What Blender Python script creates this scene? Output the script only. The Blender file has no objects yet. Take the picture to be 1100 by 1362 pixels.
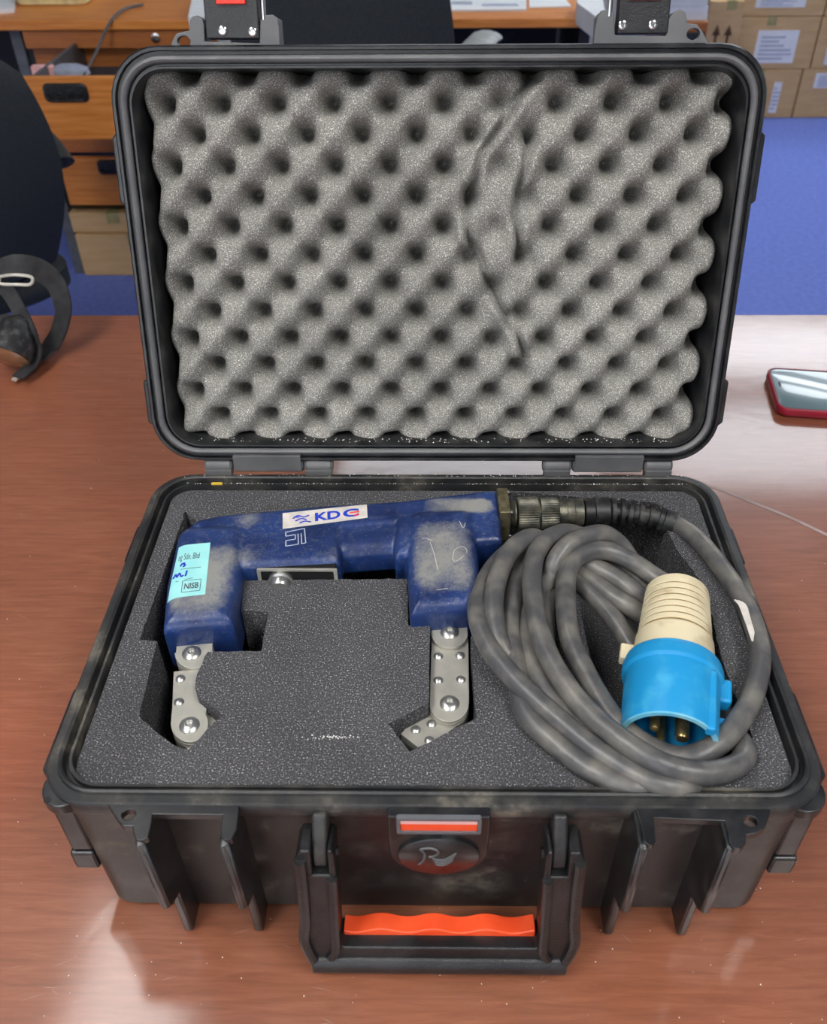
import bpy, bmesh, math, random
import numpy as np
from mathutils import Vector, Matrix
from mathutils.bvhtree import BVHTree
from mathutils.geometry import intersect_line_plane
random.seed(7)
sc = bpy.context.scene
COL = sc.collection

# ------------------------------------------------------------------ camera
H = 0.135                                   # height of the case rim above the table (table top is z = 0)
FPX, PITCH, YAW, ROLL = 1184.47, .6957, -.0182, -.0094
CAMP = np.array([.0026, -.4028, .4287 + H]); CX, CY = 564.7, 666.0
def cam_axes():
    p, y, r = PITCH, YAW, ROLL
    f = np.array([math.sin(y)*math.cos(p), math.cos(y)*math.cos(p), -math.sin(p)])
    rt = np.array([math.cos(y), -math.sin(y), 0]); up = np.cross(rt, f)
    c, s = math.cos(r), math.sin(r)
    return c*rt+s*up, -s*rt+c*up, f
RT, UP, FW = cam_axes()
cd = bpy.data.cameras.new('camera'); cam = bpy.data.objects.new('camera', cd); COL.objects.link(cam)
m = Matrix([list(RT)+[0], list(UP)+[0], list(-FW)+[0], [0, 0, 0, 1]]).transposed()
m.translation = Vector(CAMP); cam.matrix_world = m
cd.sensor_fit = 'HORIZONTAL'; cd.sensor_width = 36; cd.lens = FPX/1100*36
cd.shift_x = -(CX-550)/1100; cd.shift_y = (CY-681)/1100
cd.clip_start = .01; cd.clip_end = 50
cd.dof.use_dof = True; cd.dof.focus_distance = .64; cd.dof.aperture_fstop = 15
sc.camera = cam

# ------------------------------------------------------------------ light and exposure
sc.view_settings.view_transform = 'Standard'; sc.view_settings.look = 'None'
sc.view_settings.gamma = 1; sc.view_settings.use_curve_mapping = False
sc.view_settings.exposure = 0.85
w = bpy.data.worlds.new('world'); sc.world = w; w.use_nodes = True
w.node_tree.nodes['Background'].inputs[0].default_value = (.75, .82, 1, 1)
w.node_tree.nodes['Background'].inputs[1].default_value = .35
PANEL_STRENGTH = 8.5          # fluorescent ceiling panels
WINDOW_STRENGTH = 1.5         # daylight behind the back window, and level of the added front fill
CEIL = 1.95; FLOOR = -.75

# ------------------------------------------------------------------ unprojection helpers (used to measure places)
def ray(u, v): return RT*((u-CX)/FPX) + UP*(-(v-CY)/FPX) + FW
def uz(u, v, z):
    d = ray(u, v); return CAMP + d*(z-CAMP[2])/d[2]
def uy(u, v, y):
    d = ray(u, v); return CAMP + d*(y-CAMP[1])/d[1]
D = .2868; TH = .2778; W2 = .215
LO = np.array([0, D/2, H+.012]); LU = np.array([.0026/D, math.sin(TH), math.cos(TH)]); LN = np.array([0, -math.cos(TH), math.sin(TH)])
def LW(x, s, n=0): return LO + np.array([x, 0, 0]) + LU*s + LN*n          # lid coordinates to world
def LP(u, v, n=0):
    d = ray(u, v); o = LO+LN*n; t = ((o-CAMP)@LN)/(d@LN); P = CAMP+d*t-o
    s = P@LU; return (P[0]-.0026*s/D, s)

# ------------------------------------------------------------------ materials
def lin(c):
    return tuple(((x/255)/12.92 if x/255 <= .04045 else ((x/255+.055)/1.055)**2.4) for x in c) + (1,)
def nodes(name):
    m = bpy.data.materials.new(name); m.use_nodes = True
    nt = m.node_tree; return m, nt, nt.nodes['Principled BSDF']
def N(nt, t, **kw):
    n = nt.nodes.new(t)
    for k, v in kw.items():
        if k in n.inputs: n.inputs[k].default_value = v
        else: setattr(n, k, v)
    return n
def ramp(nt, fac, stops):
    r = nt.nodes.new('ShaderNodeValToRGB'); nt.links.new(fac, r.inputs[0])
    e = r.color_ramp.elements
    while len(e) < len(stops): e.new(.5)
    for k, (p, c) in enumerate(stops): e[k].position = p; e[k].color = c
    return r.outputs[0]
def coords(nt, scale=(1, 1, 1), rot=(0, 0, 0)):
    t = nt.nodes.new('ShaderNodeTexCoord'); mp = nt.nodes.new('ShaderNodeMapping')
    mp.inputs['Scale'].default_value = scale; mp.inputs['Rotation'].default_value = rot
    nt.links.new(t.outputs['Object'], mp.inputs[0]); return mp.outputs[0]
def bump(nt, b, h, dist, strength=1):
    n = N(nt, 'ShaderNodeBump', Distance=dist, Strength=strength)
    nt.links.new(h, n.inputs['Height']); nt.links.new(n.outputs[0], b.inputs['Normal']); return n
def mat(name, c, rough=.5, metal=0, c2=None, scale=40, bscale=None, bdist=.0003, stretch=(1, 1, 1), spec=.5, coat=0, lo=.35, hi=.65, detail=6):
    m, nt, b = nodes(name)
    b.inputs['Roughness'].default_value = rough; b.inputs['Metallic'].default_value = metal
    b.inputs['Specular IOR Level'].default_value = spec; b.inputs['Coat Weight'].default_value = coat
    co = coords(nt, stretch)
    if c2 is None: c2 = tuple(min(255, x*1.12+3) for x in c)
    n = N(nt, 'ShaderNodeTexNoise', Scale=scale, Detail=detail); nt.links.new(co, n.inputs['Vector'])
    nt.links.new(ramp(nt, n.outputs[0], [(lo, lin(c)), (hi, lin(c2))]), b.inputs['Base Color'])
    if bscale:
        n2 = N(nt, 'ShaderNodeTexNoise', Scale=bscale, Detail=3); nt.links.new(co, n2.inputs['Vector'])
        bump(nt, b, n2.outputs[0], bdist)
    return m
def emat(name, c, s):
    m, nt, b = nodes(name)
    b.inputs['Base Color'].default_value = c; b.inputs['Emission Color'].default_value = c; b.inputs['Emission Strength'].default_value = s
    return m

def foam_mat(name, dark, mid, speck, sc1=900, thr=.62, bd=.0012):
    m, nt, b = nodes(name); co = coords(nt)
    b.inputs['Roughness'].default_value = .9; b.inputs['Specular IOR Level'].default_value = .15
    n1 = N(nt, 'ShaderNodeTexNoise', Scale=sc1, Detail=2, Roughness=.7); nt.links.new(co, n1.inputs['Vector'])
    n3 = N(nt, 'ShaderNodeTexNoise', Scale=14, Detail=3); nt.links.new(co, n3.inputs['Vector'])
    c = ramp(nt, n1.outputs[0], [(.30, lin(dark)), (.52, lin(mid)), (thr, lin(mid)), (thr+.07, lin(speck))])
    mx = N(nt, 'ShaderNodeMix', data_type='RGBA', blend_type='MULTIPLY'); mx.inputs[0].default_value = 1
    nt.links.new(c, mx.inputs[6]); nt.links.new(ramp(nt, n3.outputs[0], [(.3, (.82, .82, .82, 1)), (.7, (1.1, 1.1, 1.1, 1))]), mx.inputs[7])
    nt.links.new(mx.outputs[2], b.inputs['Base Color'])
    n2 = N(nt, 'ShaderNodeTexNoise', Scale=sc1*.8, Detail=2); nt.links.new(co, n2.inputs['Vector'])
    bump(nt, b, n2.outputs[0], bd)
    return m
M = {}
M['foam'] = foam_mat('charcoal foam', (46, 46, 48), (82, 82, 84), (190, 190, 194), 1000, .60)
M['egg_foam'] = foam_mat('grey egg crate foam', (98, 97, 94), (142, 140, 134), (220, 216, 208), 1200, .58, .0009)
def plastic_mat():
    m, nt, b = nodes('black moulded plastic'); co = coords(nt)
    n = N(nt, 'ShaderNodeTexNoise', Scale=22, Detail=8, Roughness=.7); nt.links.new(co, n.inputs['Vector'])
    nt.links.new(ramp(nt, n.outputs[0], [(.46, lin((36, 37, 38))), (.56, lin((58, 57, 54))), (.70, lin((118, 112, 100)))]), b.inputs['Base Color'])
    b.inputs['Roughness'].default_value = .42
    nt.links.new(ramp(nt, n.outputs[0], [(.4, (.36, .36, .36, 1)), (.7, (.6, .6, .6, 1))]), b.inputs['Roughness'])
    n2 = N(nt, 'ShaderNodeTexNoise', Scale=1400, Detail=2); nt.links.new(co, n2.inputs['Vector'])
    bump(nt, b, n2.outputs[0], .00018)
    return m
M['plastic'] = plastic_mat()
M['rim'] = mat('black rim plastic', (27, 28, 30), .28, c2=(58, 58, 58), scale=60, bscale=1500, bdist=.00006, lo=.45, hi=.8)
M['gasket'] = mat('grey rubber gasket', (86, 87, 89), .5, c2=(104, 104, 104), scale=30)
M['handle'] = mat('black textured handle plastic', (20, 21, 23), .34, c2=(40, 40, 41), scale=50, bscale=900, bdist=.0003)
M['orange'] = mat('orange red insert', (238, 74, 30), .45, c2=(246, 88, 44), scale=50)
M['red'] = mat('red latch insert', (214, 48, 30), .4)
M['chrome'] = mat('polished steel', (200, 200, 198), .16, 1, scale=60)
M['steel'] = mat('brushed steel plate', (172, 170, 160), .45, .5, c2=(190, 187, 176), scale=60, stretch=(1, 1, 1), bscale=500, bdist=.00005)
M['dull'] = mat('dull connector metal', (70, 72, 66), .42, .7, c2=(124, 120, 106), scale=120, bscale=600, bdist=.0002)
M['blackpl'] = mat('dusty black rubber', (26, 27, 28), .45, c2=(78, 76, 72), scale=150, lo=.5, hi=.75)
M['cord'] = mat('grey rubber cord', (74, 74, 75), .38, c2=(120, 116, 108), scale=60, bscale=200, bdist=.0004, lo=.4, hi=.72)
M['ivory'] = mat('ivory plastic', (216, 204, 170), .45, c2=(150, 126, 88), scale=55, lo=.50, hi=.82, stretch=(1, 1, 1))
M['blue_pl'] = mat('bright blue plug plastic', (22, 140, 196), .42, c2=(70, 170, 210), scale=60, lo=.5, hi=.8)
M['blue_pale'] = mat('worn pale blue plastic', (92, 176, 206), .5, c2=(130, 190, 206), scale=80)
M['bolt'] = mat('satin steel', (176, 176, 172), .32, .9)
M['grime'] = mat('brown grime', (122, 98, 62), .7, c2=(160, 138, 98), scale=90)
M['dullbrass'] = mat('tarnished olive metal', (96, 92, 70), .45, .7, c2=(136, 128, 100), scale=200)
M['hazy'] = mat('hazy pale streaks', (150, 126, 118), .5, c2=(170, 150, 144), scale=60)
M['armgrey'] = mat('light grey armrest', (150, 152, 150), .5)
M['brass'] = mat('worn brass', (150, 126, 80), .3, .9, c2=(190, 170, 120), scale=200)
M['black'] = mat('plain black', (14, 14, 15), .5)
M['label_cyan'] = mat('pale cyan paper label', (146, 214, 214), .6, c2=(160, 224, 222), scale=60)
M['label_white'] = mat('silver white sticker', (214, 208, 200), .5, c2=(190, 184, 176), scale=120)
M['ink'] = mat('dark grey ink', (66, 72, 84), .6)
M['inkblue'] = mat('blue ink', (28, 52, 170), .5)
M['inkred'] = mat('red ink', (222, 40, 50), .5)
M['crimson'] = mat('crimson phone case', (150, 22, 46), .4, c2=(160, 30, 54), scale=30)
M['screen'] = mat('phone glass', (96, 118, 122), .18, spec=.8, scale=5, coat=1)
M['carpet'] = mat('blue carpet', (112, 130, 208), .95, c2=(124, 142, 220), scale=60, bscale=400, bdist=.002, spec=.1)
M['orangewood'] = mat('orange laminate wood', (206, 122, 48), .38, c2=(226, 146, 70), scale=9, stretch=(1, 8, 14))
M['orangewood2'] = mat('brown laminate wood', (168, 98, 46), .45, c2=(182, 112, 56), scale=9, stretch=(1, 8, 14))
M['grey'] = mat('grey metal', (86, 88, 92), .5)
M['dark'] = mat('dark panel', (26, 26, 30), .6)
M['fabric'] = mat('black chair fabric', (30, 34, 36), .85, c2=(40, 44, 46), scale=200, bscale=800, bdist=.001)
M['carton'] = mat('brown carton board', (196, 160, 112), .8, c2=(206, 172, 126), scale=8, stretch=(1, 1, 6))
M['tape'] = mat('olive packing tape', (150, 140, 92), .5)
M['brownink'] = mat('brown print', (92, 66, 42), .8)
M['paper'] = mat('white paper', (225, 227, 230), .7, c2=(235, 236, 238), scale=10)
M['cream'] = mat('cream plastic', (216, 202, 150), .6)
M['pink'] = mat('pink eraser', (222, 168, 164), .7)
M['mouse'] = mat('pale blue grey plastic', (150, 158, 176), .4)
M['wall'] = mat('grey wall paint', (168, 168, 166), .9, scale=3)
M['ceil'] = mat('ceiling tile', (150, 150, 148), .95, scale=3)
M['amber'] = mat('brown lens', (128, 92, 66), .2, coat=.6)
M['webbing'] = mat('black webbing', (30, 30, 32), .75, c2=(48, 48, 50), scale=90, bscale=1200, bdist=.0005)
M['olive'] = mat('yellowed tape scrap', (190, 160, 50), .6)
M['fleck'] = mat('pale foam crumbs', (216, 216, 210), .8)
def yoke_mat():
    m, nt, b = nodes('scuffed navy enamel'); co = coords(nt)
    at = N(nt, 'ShaderNodeAttribute', attribute_name='wear')
    n = N(nt, 'ShaderNodeTexNoise', Scale=210, Detail=12, Roughness=.9); nt.links.new(co, n.inputs['Vector'])
    n0 = N(nt, 'ShaderNodeTexNoise', Scale=28, Detail=5); nt.links.new(co, n0.inputs['Vector'])
    v = N(nt, 'ShaderNodeTexVoronoi', Scale=330); nt.links.new(co, v.inputs['Vector'])
    base = ramp(nt, n0.outputs[0], [(.3, lin((18, 34, 76))), (.7, lin((32, 60, 116)))])
    a = N(nt, 'ShaderNodeMath', operation='MULTIPLY_ADD'); nt.links.new(n.outputs[0], a.inputs[0]); a.inputs[1].default_value = 3.2
    s0 = N(nt, 'ShaderNodeMath', operation='SUBTRACT'); nt.links.new(at.outputs['Fac'], s0.inputs[0]); s0.inputs[1].default_value = 1.60
    nt.links.new(s0.outputs[0], a.inputs[2])
    a2 = N(nt, 'ShaderNodeMath', operation='MULTIPLY'); nt.links.new(a.outputs[0], a2.inputs[0]); nt.links.new(n0.outputs[0], a2.inputs[1])
    r = ramp(nt, a2.outputs[0], [(.05, (0, 0, 0, 1)), (.5, (1, 1, 1, 1))])
    mx = N(nt, 'ShaderNodeMix', data_type='RGBA'); nt.links.new(r, mx.inputs[0]); nt.links.new(base, mx.inputs[6]); mx.inputs[7].default_value = lin((134, 134, 130))
    r2 = ramp(nt, v.outputs['Distance'], [(.06, (1, 1, 1, 1)), (.12, (0, 0, 0, 1))])
    w2 = N(nt, 'ShaderNodeMath', operation='MULTIPLY'); nt.links.new(r2, w2.inputs[0]); w2.inputs[1].default_value = .45
    mx2 = N(nt, 'ShaderNodeMix', data_type='RGBA'); nt.links.new(w2.outputs[0], mx2.inputs[0]); nt.links.new(mx.outputs[2], mx2.inputs[6]); mx2.inputs[7].default_value = lin((176, 180, 184))
    nt.links.new(mx2.outputs[2], b.inputs['Base Color']); b.inputs['Roughness'].default_value = .36
    nt.links.new(ramp(nt, r, [(0, (.3, .3, .3, 1)), (1, (.6, .6, .6, 1))]), b.inputs['Roughness'])
    n5 = N(nt, 'ShaderNodeTexNoise', Scale=500, Detail=3); nt.links.new(co, n5.inputs['Vector']); bump(nt, b, n5.outputs[0], .0002)
    return m
M['yoke'] = yoke_mat()
def table_mat():
    m, nt, b = nodes('reddish brown wood under clear sheet'); co = coords(nt, (4, 46, 1))
    n = N(nt, 'ShaderNodeTexNoise', Scale=5, Detail=10, Roughness=.65, Distortion=.6); nt.links.new(co, n.inputs['Vector'])
    co2 = coords(nt, (1, 1, 1)); n2 = N(nt, 'ShaderNodeTexNoise', Scale=4, Detail=5); nt.links.new(co2, n2.inputs['Vector'])
    c = ramp(nt, n.outputs[0], [(.25, lin((120, 72, 50))), (.5, lin((139, 85, 61))), (.75, lin((155, 99, 73)))])
    st = ramp(nt, n2.outputs[0], [(.30, (.86, .80, .80, 1)), (.5, (1, 1, 1, 1)), (.72, (1.12, .96, .88, 1))])
    mx = N(nt, 'ShaderNodeMix', data_type='RGBA', blend_type='MULTIPLY'); mx.inputs[0].default_value = 1
    nt.links.new(c, mx.inputs[6]); nt.links.new(st, mx.inputs[7])
    last = mx.outputs[2]
    tc = nt.nodes.new('ShaderNodeTexCoord')
    def blob(u, v, r, col, amt, ring=None):
        nonlocal last
        p = uz(u, v, 0)
        d = N(nt, 'ShaderNodeVectorMath', operation='DISTANCE'); nt.links.new(wv.outputs[0], d.inputs[0]); d.inputs[1].default_value = (p[0], p[1], 0)
        if ring: f = ramp(nt, d.outputs['Value'], [(r-ring*1.5, (0, 0, 0, 1)), (r, (amt, amt, amt, 1)), (r+ring, (0, 0, 0, 1))])
        else: f = ramp(nt, d.outputs['Value'], [(r*.4, (amt, amt, amt, 1)), (r, (0, 0, 0, 1))])
        mul = N(nt, 'ShaderNodeMath', operation='MULTIPLY'); nt.links.new(f, mul.inputs[0]); nt.links.new(br, mul.inputs[1])
        k = N(nt, 'ShaderNodeMix', data_type='RGBA'); nt.links.new(mul.outputs[0], k.inputs[0]); nt.links.new(last, k.inputs[6]); k.inputs[7].default_value = lin(col)
        last = k.outputs[2]
    nw = N(nt, 'ShaderNodeTexNoise', Scale=22, Detail=4); nt.links.new(tc.outputs['Object'], nw.inputs['Vector'])
    sub = N(nt, 'ShaderNodeVectorMath', operation='MULTIPLY_ADD'); nt.links.new(nw.outputs['Color'], sub.inputs[0]); sub.inputs[1].default_value = (.03, .03, 0); nt.links.new(tc.outputs['Object'], sub.inputs[2])
    wv = N(nt, 'ShaderNodeVectorMath', operation='ADD'); nt.links.new(sub.outputs[0], wv.inputs[0]); wv.inputs[1].default_value = (-.015, -.015, 0)
    n6 = N(nt, 'ShaderNodeTexNoise', Scale=60, Detail=4); nt.links.new(tc.outputs['Object'], n6.inputs['Vector'])
    br = ramp(nt, n6.outputs[0], [(.35, (.25, .25, .25, 1)), (.6, (1, 1, 1, 1))])
    blob(18, 790, .035, (176, 120, 50), .75); blob(60, 800, .045, (196, 96, 70), .5); blob(75, 815, .012, (196, 140, 60), .7); blob(110, 740, .06, (176, 70, 56), .4)
    blob(25, 560, .05, (176, 130, 60), .35); blob(920, 1290, .019, (48, 30, 26), .8, .004); blob(93, 684, .022, (70, 50, 56), .55, .003)
    blob(900, 1265, .01, (60, 36, 28), .6); blob(190, 1350, .03, (110, 60, 40), .4)
    nt.links.new(last, b.inputs['Base Color'])
    b.inputs['Roughness'].default_value = .35; b.inputs['Coat Weight'].default_value = 1.0; b.inputs['Coat IOR'].default_value = 1.5
    n3 = N(nt, 'ShaderNodeTexNoise', Scale=6, Detail=4, Distortion=.5); nt.links.new(co2, n3.inputs['Vector'])
    co4 = coords(nt, (12, 260, 1), (0, 0, .12)); n4 = N(nt, 'ShaderNodeTexNoise', Scale=4, Detail=6, Roughness=.7); nt.links.new(co4, n4.inputs['Vector'])
    nt.links.new(ramp(nt, n4.outputs[0], [(.48, (.018, .018, .018, 1)), (.8, (.22, .22, .22, 1))]), b.inputs['Coat Roughness'])
    ad = N(nt, 'ShaderNodeMath', operation='MULTIPLY_ADD'); nt.links.new(n4.outputs[0], ad.inputs[0]); ad.inputs[1].default_value = .04; nt.links.new(n3.outputs[0], ad.inputs[2])
    bn = N(nt, 'ShaderNodeBump', Distance=.0005, Strength=1); nt.links.new(ad.outputs[0], bn.inputs['Height']); nt.links.new(bn.outputs[0], b.inputs['Coat Normal'])
    return m
M['table'] = table_mat()

# ------------------------------------------------------------------ mesh helpers
class MB:
    def __init__(s): s.v = []; s.f = []
    def add(s, v, f):
        k = len(s.v); s.v += [tuple(map(float, p)) for p in v]; s.f += [tuple(i+k for i in q) for q in f]; return s
    def box(s, x0, x1, y0, y1, z0, z1, fn=None):
        v = [(x, y, z) for x in (x0, x1) for y in (y0, y1) for z in (z0, z1)]
        if fn: v = [fn(*p) for p in v]
        return s.add(v, [(0, 1, 3, 2), (4, 6, 7, 5), (0, 4, 5, 1), (2, 3, 7, 6), (0, 2, 6, 4), (1, 5, 7, 3)])
    def prism(s, poly, a, b, fn, holes=()):       # poly in 2D, extruded from a to b; fn(x, y, h) gives the world point
        if not holes:
            n = len(poly); v = [fn(x, y, a) for x, y in poly]+[fn(x, y, b) for x, y in poly]
            f = [(i, (i+1) % n, n+(i+1) % n, n+i) for i in range(n)]+[tuple(range(n))[::-1], tuple(range(n, 2*n))]
            return s.add(v, f)
        bm = bmesh.new()
        for lp in [poly]+list(holes):
            vs = [bm.verts.new((x, y, 0)) for x, y in lp]
            for i in range(len(vs)): bm.edges.new((vs[i-1], vs[i]))
        bmesh.ops.triangle_fill(bm, use_beauty=True, use_dissolve=False, edges=bm.edges[:])
        bm.verts.index_update()
        P = [(q.co.x, q.co.y) for q in bm.verts]; n = len(P)
        F = [tuple(q.index for q in f.verts) for f in bm.faces]
        B = [(e.verts[0].index, e.verts[1].index) for e in bm.edges if len(e.link_faces) == 1]
        bm.free()
        return s.add([fn(x, y, a) for x, y in P]+[fn(x, y, b) for x, y in P],
                     [q[::-1] for q in F]+[tuple(i+n for i in q) for q in F]+[(i, j, j+n, i+n) for i, j in B])
    def rings(s, R, closed=False, cap=True):      # R: list of equal length closed rings
        n = len(R[0]); v = [p for r in R for p in r]; f = []
        k = len(R)
        for a in range(k if closed else k-1):
            b = (a+1) % k
            f += [(a*n+i, a*n+(i+1) % n, b*n+(i+1) % n, b*n+i) for i in range(n)]
        if cap and not closed: f += [tuple(range(n))[::-1], tuple(range((k-1)*n, k*n))]
        return s.add(v, f)
    def tube(s, pts, r, n=14, smooth=8, flat=None):
        P = catmull(pts, smooth) if smooth else [np.array(p, float) for p in pts]
        rr_ = r if callable(r) else (lambda t: r)
        R = []; nrm = None; k = len(P)
        for i, p in enumerate(P):
            t = P[min(i+1, k-1)]-P[max(i-1, 0)]; t /= np.linalg.norm(t)+1e-12
            if nrm is None:
                a = np.array([0, 0, 1.]) if abs(t[2]) < .9 else np.array([1., 0, 0])
                nrm = a-t*(a@t)
            else: nrm = nrm-t*(nrm@t)
            nrm /= np.linalg.norm(nrm); bn = np.cross(t, nrm); q = rr_(i/(k-1))
            fa, fb = (1, 1) if flat is None else flat
            R.append([p+q*(fa*math.cos(2*math.pi*j/n)*nrm+fb*math.sin(2*math.pi*j/n)*bn) for j in range(n)])
        return s.rings(R)
    def lathe(s, prof, o, ax, n=32, ref=None):    # prof: (distance along axis, radius)
        o = np.array(o, float); ax = np.array(ax, float); ax /= np.linalg.norm(ax)
        a = np.array([0, 0, 1.]) if abs(ax[2]) < .9 else np.array([1., 0, 0])
        u = a-ax*(a@ax); u /= np.linalg.norm(u); v = np.cross(ax, u)
        R = [[o+ax*d+max(r, 1e-5)*(math.cos(2*math.pi*j/n)*u+math.sin(2*math.pi*j/n)*v) for j in range(n)] for d, r in prof]
        return s.rings(R)
def catmull(pts, n):
    P = [np.array(p, float) for p in pts]; P = [2*P[0]-P[1]]+P+[2*P[-1]-P[-2]]; out = []
    for i in range(1, len(P)-2):
        a, b, c, d = P[i-1:i+3]
        for k in range(n):
            t = k/n; out.append(.5*((2*b)+(-a+c)*t+(2*a-5*b+4*c-d)*t*t+(-a+3*b-3*c+d)*t**3))
    out.append(P[-2]); return out
def rr(hw, hh, r, n=8):                            # rounded rectangle ring
    r = max(r, .0005); o = []
    for cx, cy, a in ((hw-r, hh-r, 0), (-hw+r, hh-r, 90), (-hw+r, -hh+r, 180), (hw-r, -hh+r, 270)):
        for k in range(n+1):
            t = math.radians(a+90*k/n); o.append((cx+r*math.cos(t), cy+r*math.sin(t)))
    return o
def wloc(p):
    v = Vector((0, 0, 0))
    while p: v += p.location; p = p.parent
    return v
def obj(name, mb, m, parent=None, smooth=35, bevel=0, seg=2, label=None):
    me = bpy.data.meshes.new(name)
    off = wloc(parent) if parent else Vector((0, 0, 0))
    me.from_pydata([Vector(p)-off for p in mb.v], [], mb.f); me.update()
    bm = bmesh.new(); bm.from_mesh(me); bmesh.ops.recalc_face_normals(bm, faces=bm.faces); bm.to_mesh(me); bm.free()
    me.materials.append(M[m] if isinstance(m, str) else m)
    if smooth: me.shade_smooth(); me.set_sharp_from_angle(angle=math.radians(smooth))
    o = bpy.data.objects.new(name, me); COL.objects.link(o)
    if parent: o.parent = parent
    if bevel:
        b = o.modifiers.new('bevel', 'BEVEL'); b.width = bevel; b.segments = seg; b.limit_method = 'ANGLE'; b.angle_limit = math.radians(40)
        if smooth: b.harden_normals = True
    if label: o['label'] = label
    return o
def setp(o, label, cat, group=None):
    o['label'] = label; o['category'] = cat
    if group: o['group'] = group
    return o
def empty(name, loc, label, cat, group=None):
    o = bpy.data.objects.new(name, None); o.location = Vector([float(q) for q in loc]); o.empty_display_size = .05; COL.objects.link(o)
    return setp(o, label, cat, group)
def struct(name, mb, m, **k):
    o = obj(name, mb, m, **k); o['kind'] = 'structure'; return o
def text_mesh(s, size, font_scale=(1, 1), spacing=1, bold=0):
    c = bpy.data.curves.new('t', 'FONT'); c.body = s; c.size = size; c.align_x = 'CENTER'; c.align_y = 'CENTER'; c.space_character = spacing; c.offset = bold; c.resolution_u = 4
    o = bpy.data.objects.new('t', c); COL.objects.link(o); bpy.context.view_layer.update()
    me = bpy.data.meshes.new_from_object(o.evaluated_get(bpy.context.evaluated_depsgraph_get()))
    V = [(v.co.x*font_scale[0], v.co.y*font_scale[1]) for v in me.vertices]; F = [tuple(p.vertices) for p in me.polygons]
    bpy.data.objects.remove(o); bpy.data.curves.remove(c); bpy.data.meshes.remove(me)
    return V, F

# ------------------------------------------------------------------ the room
rx0, rx1, ry0, ry1 = -2.9, 3.0, -2.6, 4.55
struct('floor', MB().box(rx0, rx1, ry0, ry1, FLOOR-.05, FLOOR), 'carpet')
ceiling = struct('ceiling', MB().box(rx0, rx1, ry0, ry1, CEIL, CEIL+.05), 'ceil')
struct('wall_left', MB().box(rx0-.06, rx0, ry0, ry1, FLOOR, CEIL), 'wall')
struct('wall_front', MB().box(rx0-.06, rx1+.06, ry0-.06, ry0, FLOOR, .2).box(rx0-.06, rx1+.06, ry0-.06, ry0, 1.7, CEIL).box(rx0-.06, -2.6, ry0-.06, ry0, .2, 1.7).box(.2, rx1+.06, ry0-.06, ry0, .2, 1.7), 'wall')
wf = struct('front_fill', MB().box(-2.6, .2, ry0-.05, ry0-.04, .2, 1.7), emat('added fill glow behind the camera', (.93, .96, 1, 1), WINDOW_STRENGTH*.9))  # unseen glowing pane, added to give the case front fill and gloss
mb = MB()
for k in range(5): mb.box(-2.6+.7*k-.025, -2.6+.7*k+.025, ry0-.05, ry0+.01, .2, 1.7)
obj('pane_frame', mb, 'wall', wf)  # bars across the added fill pane
struct('wall_back', MB().box(rx0-.06, rx1+.06, ry1, ry1+.06, FLOOR, .55).box(rx0-.06, rx1+.06, ry1, ry1+.06, 1.75, CEIL).box(rx0-.06, .9, ry1, ry1+.06, .55, 1.75).box(2.8, rx1+.06, ry1, ry1+.06, .55, 1.75), 'wall')
WX0, WX1, WZ0, WZ1 = .9, 2.8, .55, 1.75
struct('wall_right', MB().box(rx1, rx1+.06, ry0, ry1, FLOOR, CEIL), 'wall')
wn = struct('window_1', MB().box(WX0, WX1, ry1+.03, ry1+.04, WZ0, WZ1), emat('daylit window', (.86, .93, 1, 1), WINDOW_STRENGTH))
mb = MB()
for k in range(4):
    x = WX0+(WX1-WX0)*k/3; mb.box(x-.025, x+.025, ry1-.01, ry1+.05, WZ0, WZ1)
mb.box(WX0, WX1, ry1-.01, ry1+.05, WZ0-.03, WZ0+.02).box(WX0, WX1, ry1-.01, ry1+.05, WZ1-.02, WZ1+.03)
obj('pane_frame', mb, 'wall', wn)
panel_m = emat('fluorescent panel', (1, .985, .95, 1), PANEL_STRENGTH)
panel_far = emat('dimmer cool fluorescent panel', (.90, .96, 1, 1), PANEL_STRENGTH*.36)
panel_mid = emat('dimmed fluorescent panel', (1, .985, .95, 1), PANEL_STRENGTH*.55)  # turned down to weaken its reflection in the tabletop
for x, y, a, b_ in [(-.80, .20, .15, .6), (-.9, -.95, .3, .6), (.9, -.95, .3, .6), (.15, 3.0, .6, .3), (1.65, 3.0, .6, .3), (1.75, 3.9, .6, .3)]:
    f = obj('light_frame', MB().prism(rr(a+.02, b_+.02, .01, 2), CEIL-.02, CEIL+.0, lambda p, q, h: (x+p, y+q, h), holes=[rr(a, b_, .01, 2)]), 'wall', ceiling)
    obj('diffuser', MB().box(x-a, x+a, y-b_, y+b_, CEIL-.012, CEIL-.006), panel_far if y > 2.5 else panel_mid if y > 0 else panel_m, f)

# ------------------------------------------------------------------ table
TY = uz(585, 418, 0)[1]
t = empty('wooden_table', (0, .1, FLOOR), 'glossy reddish brown wooden table under the open black case, stained and scratched', 'table')
obj('tabletop', MB().box(-.95, .95, -.75, TY, -.03, 0), 'table', t, bevel=.003)
for x in (-.88, .88):
    for y in (-.68, TY-.08): obj('leg', MB().box(x-.03, x+.03, y-.03, y+.03, FLOOR, -.03), 'dark', t, bevel=.003)
mb = MB(); arc = [uz(*p, .0002) for p in ((800, 628), (880, 632), (940, 645), (1000, 668), (1050, 688), (1110, 716))]  # flat pale curved strip laid on the tabletop
mb.tube(arc, .0022, 6, 6, flat=(.08, 1)); obj('pale_mark', mb, 'hazy', t, label='long pale curved strip behind the case')

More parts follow.
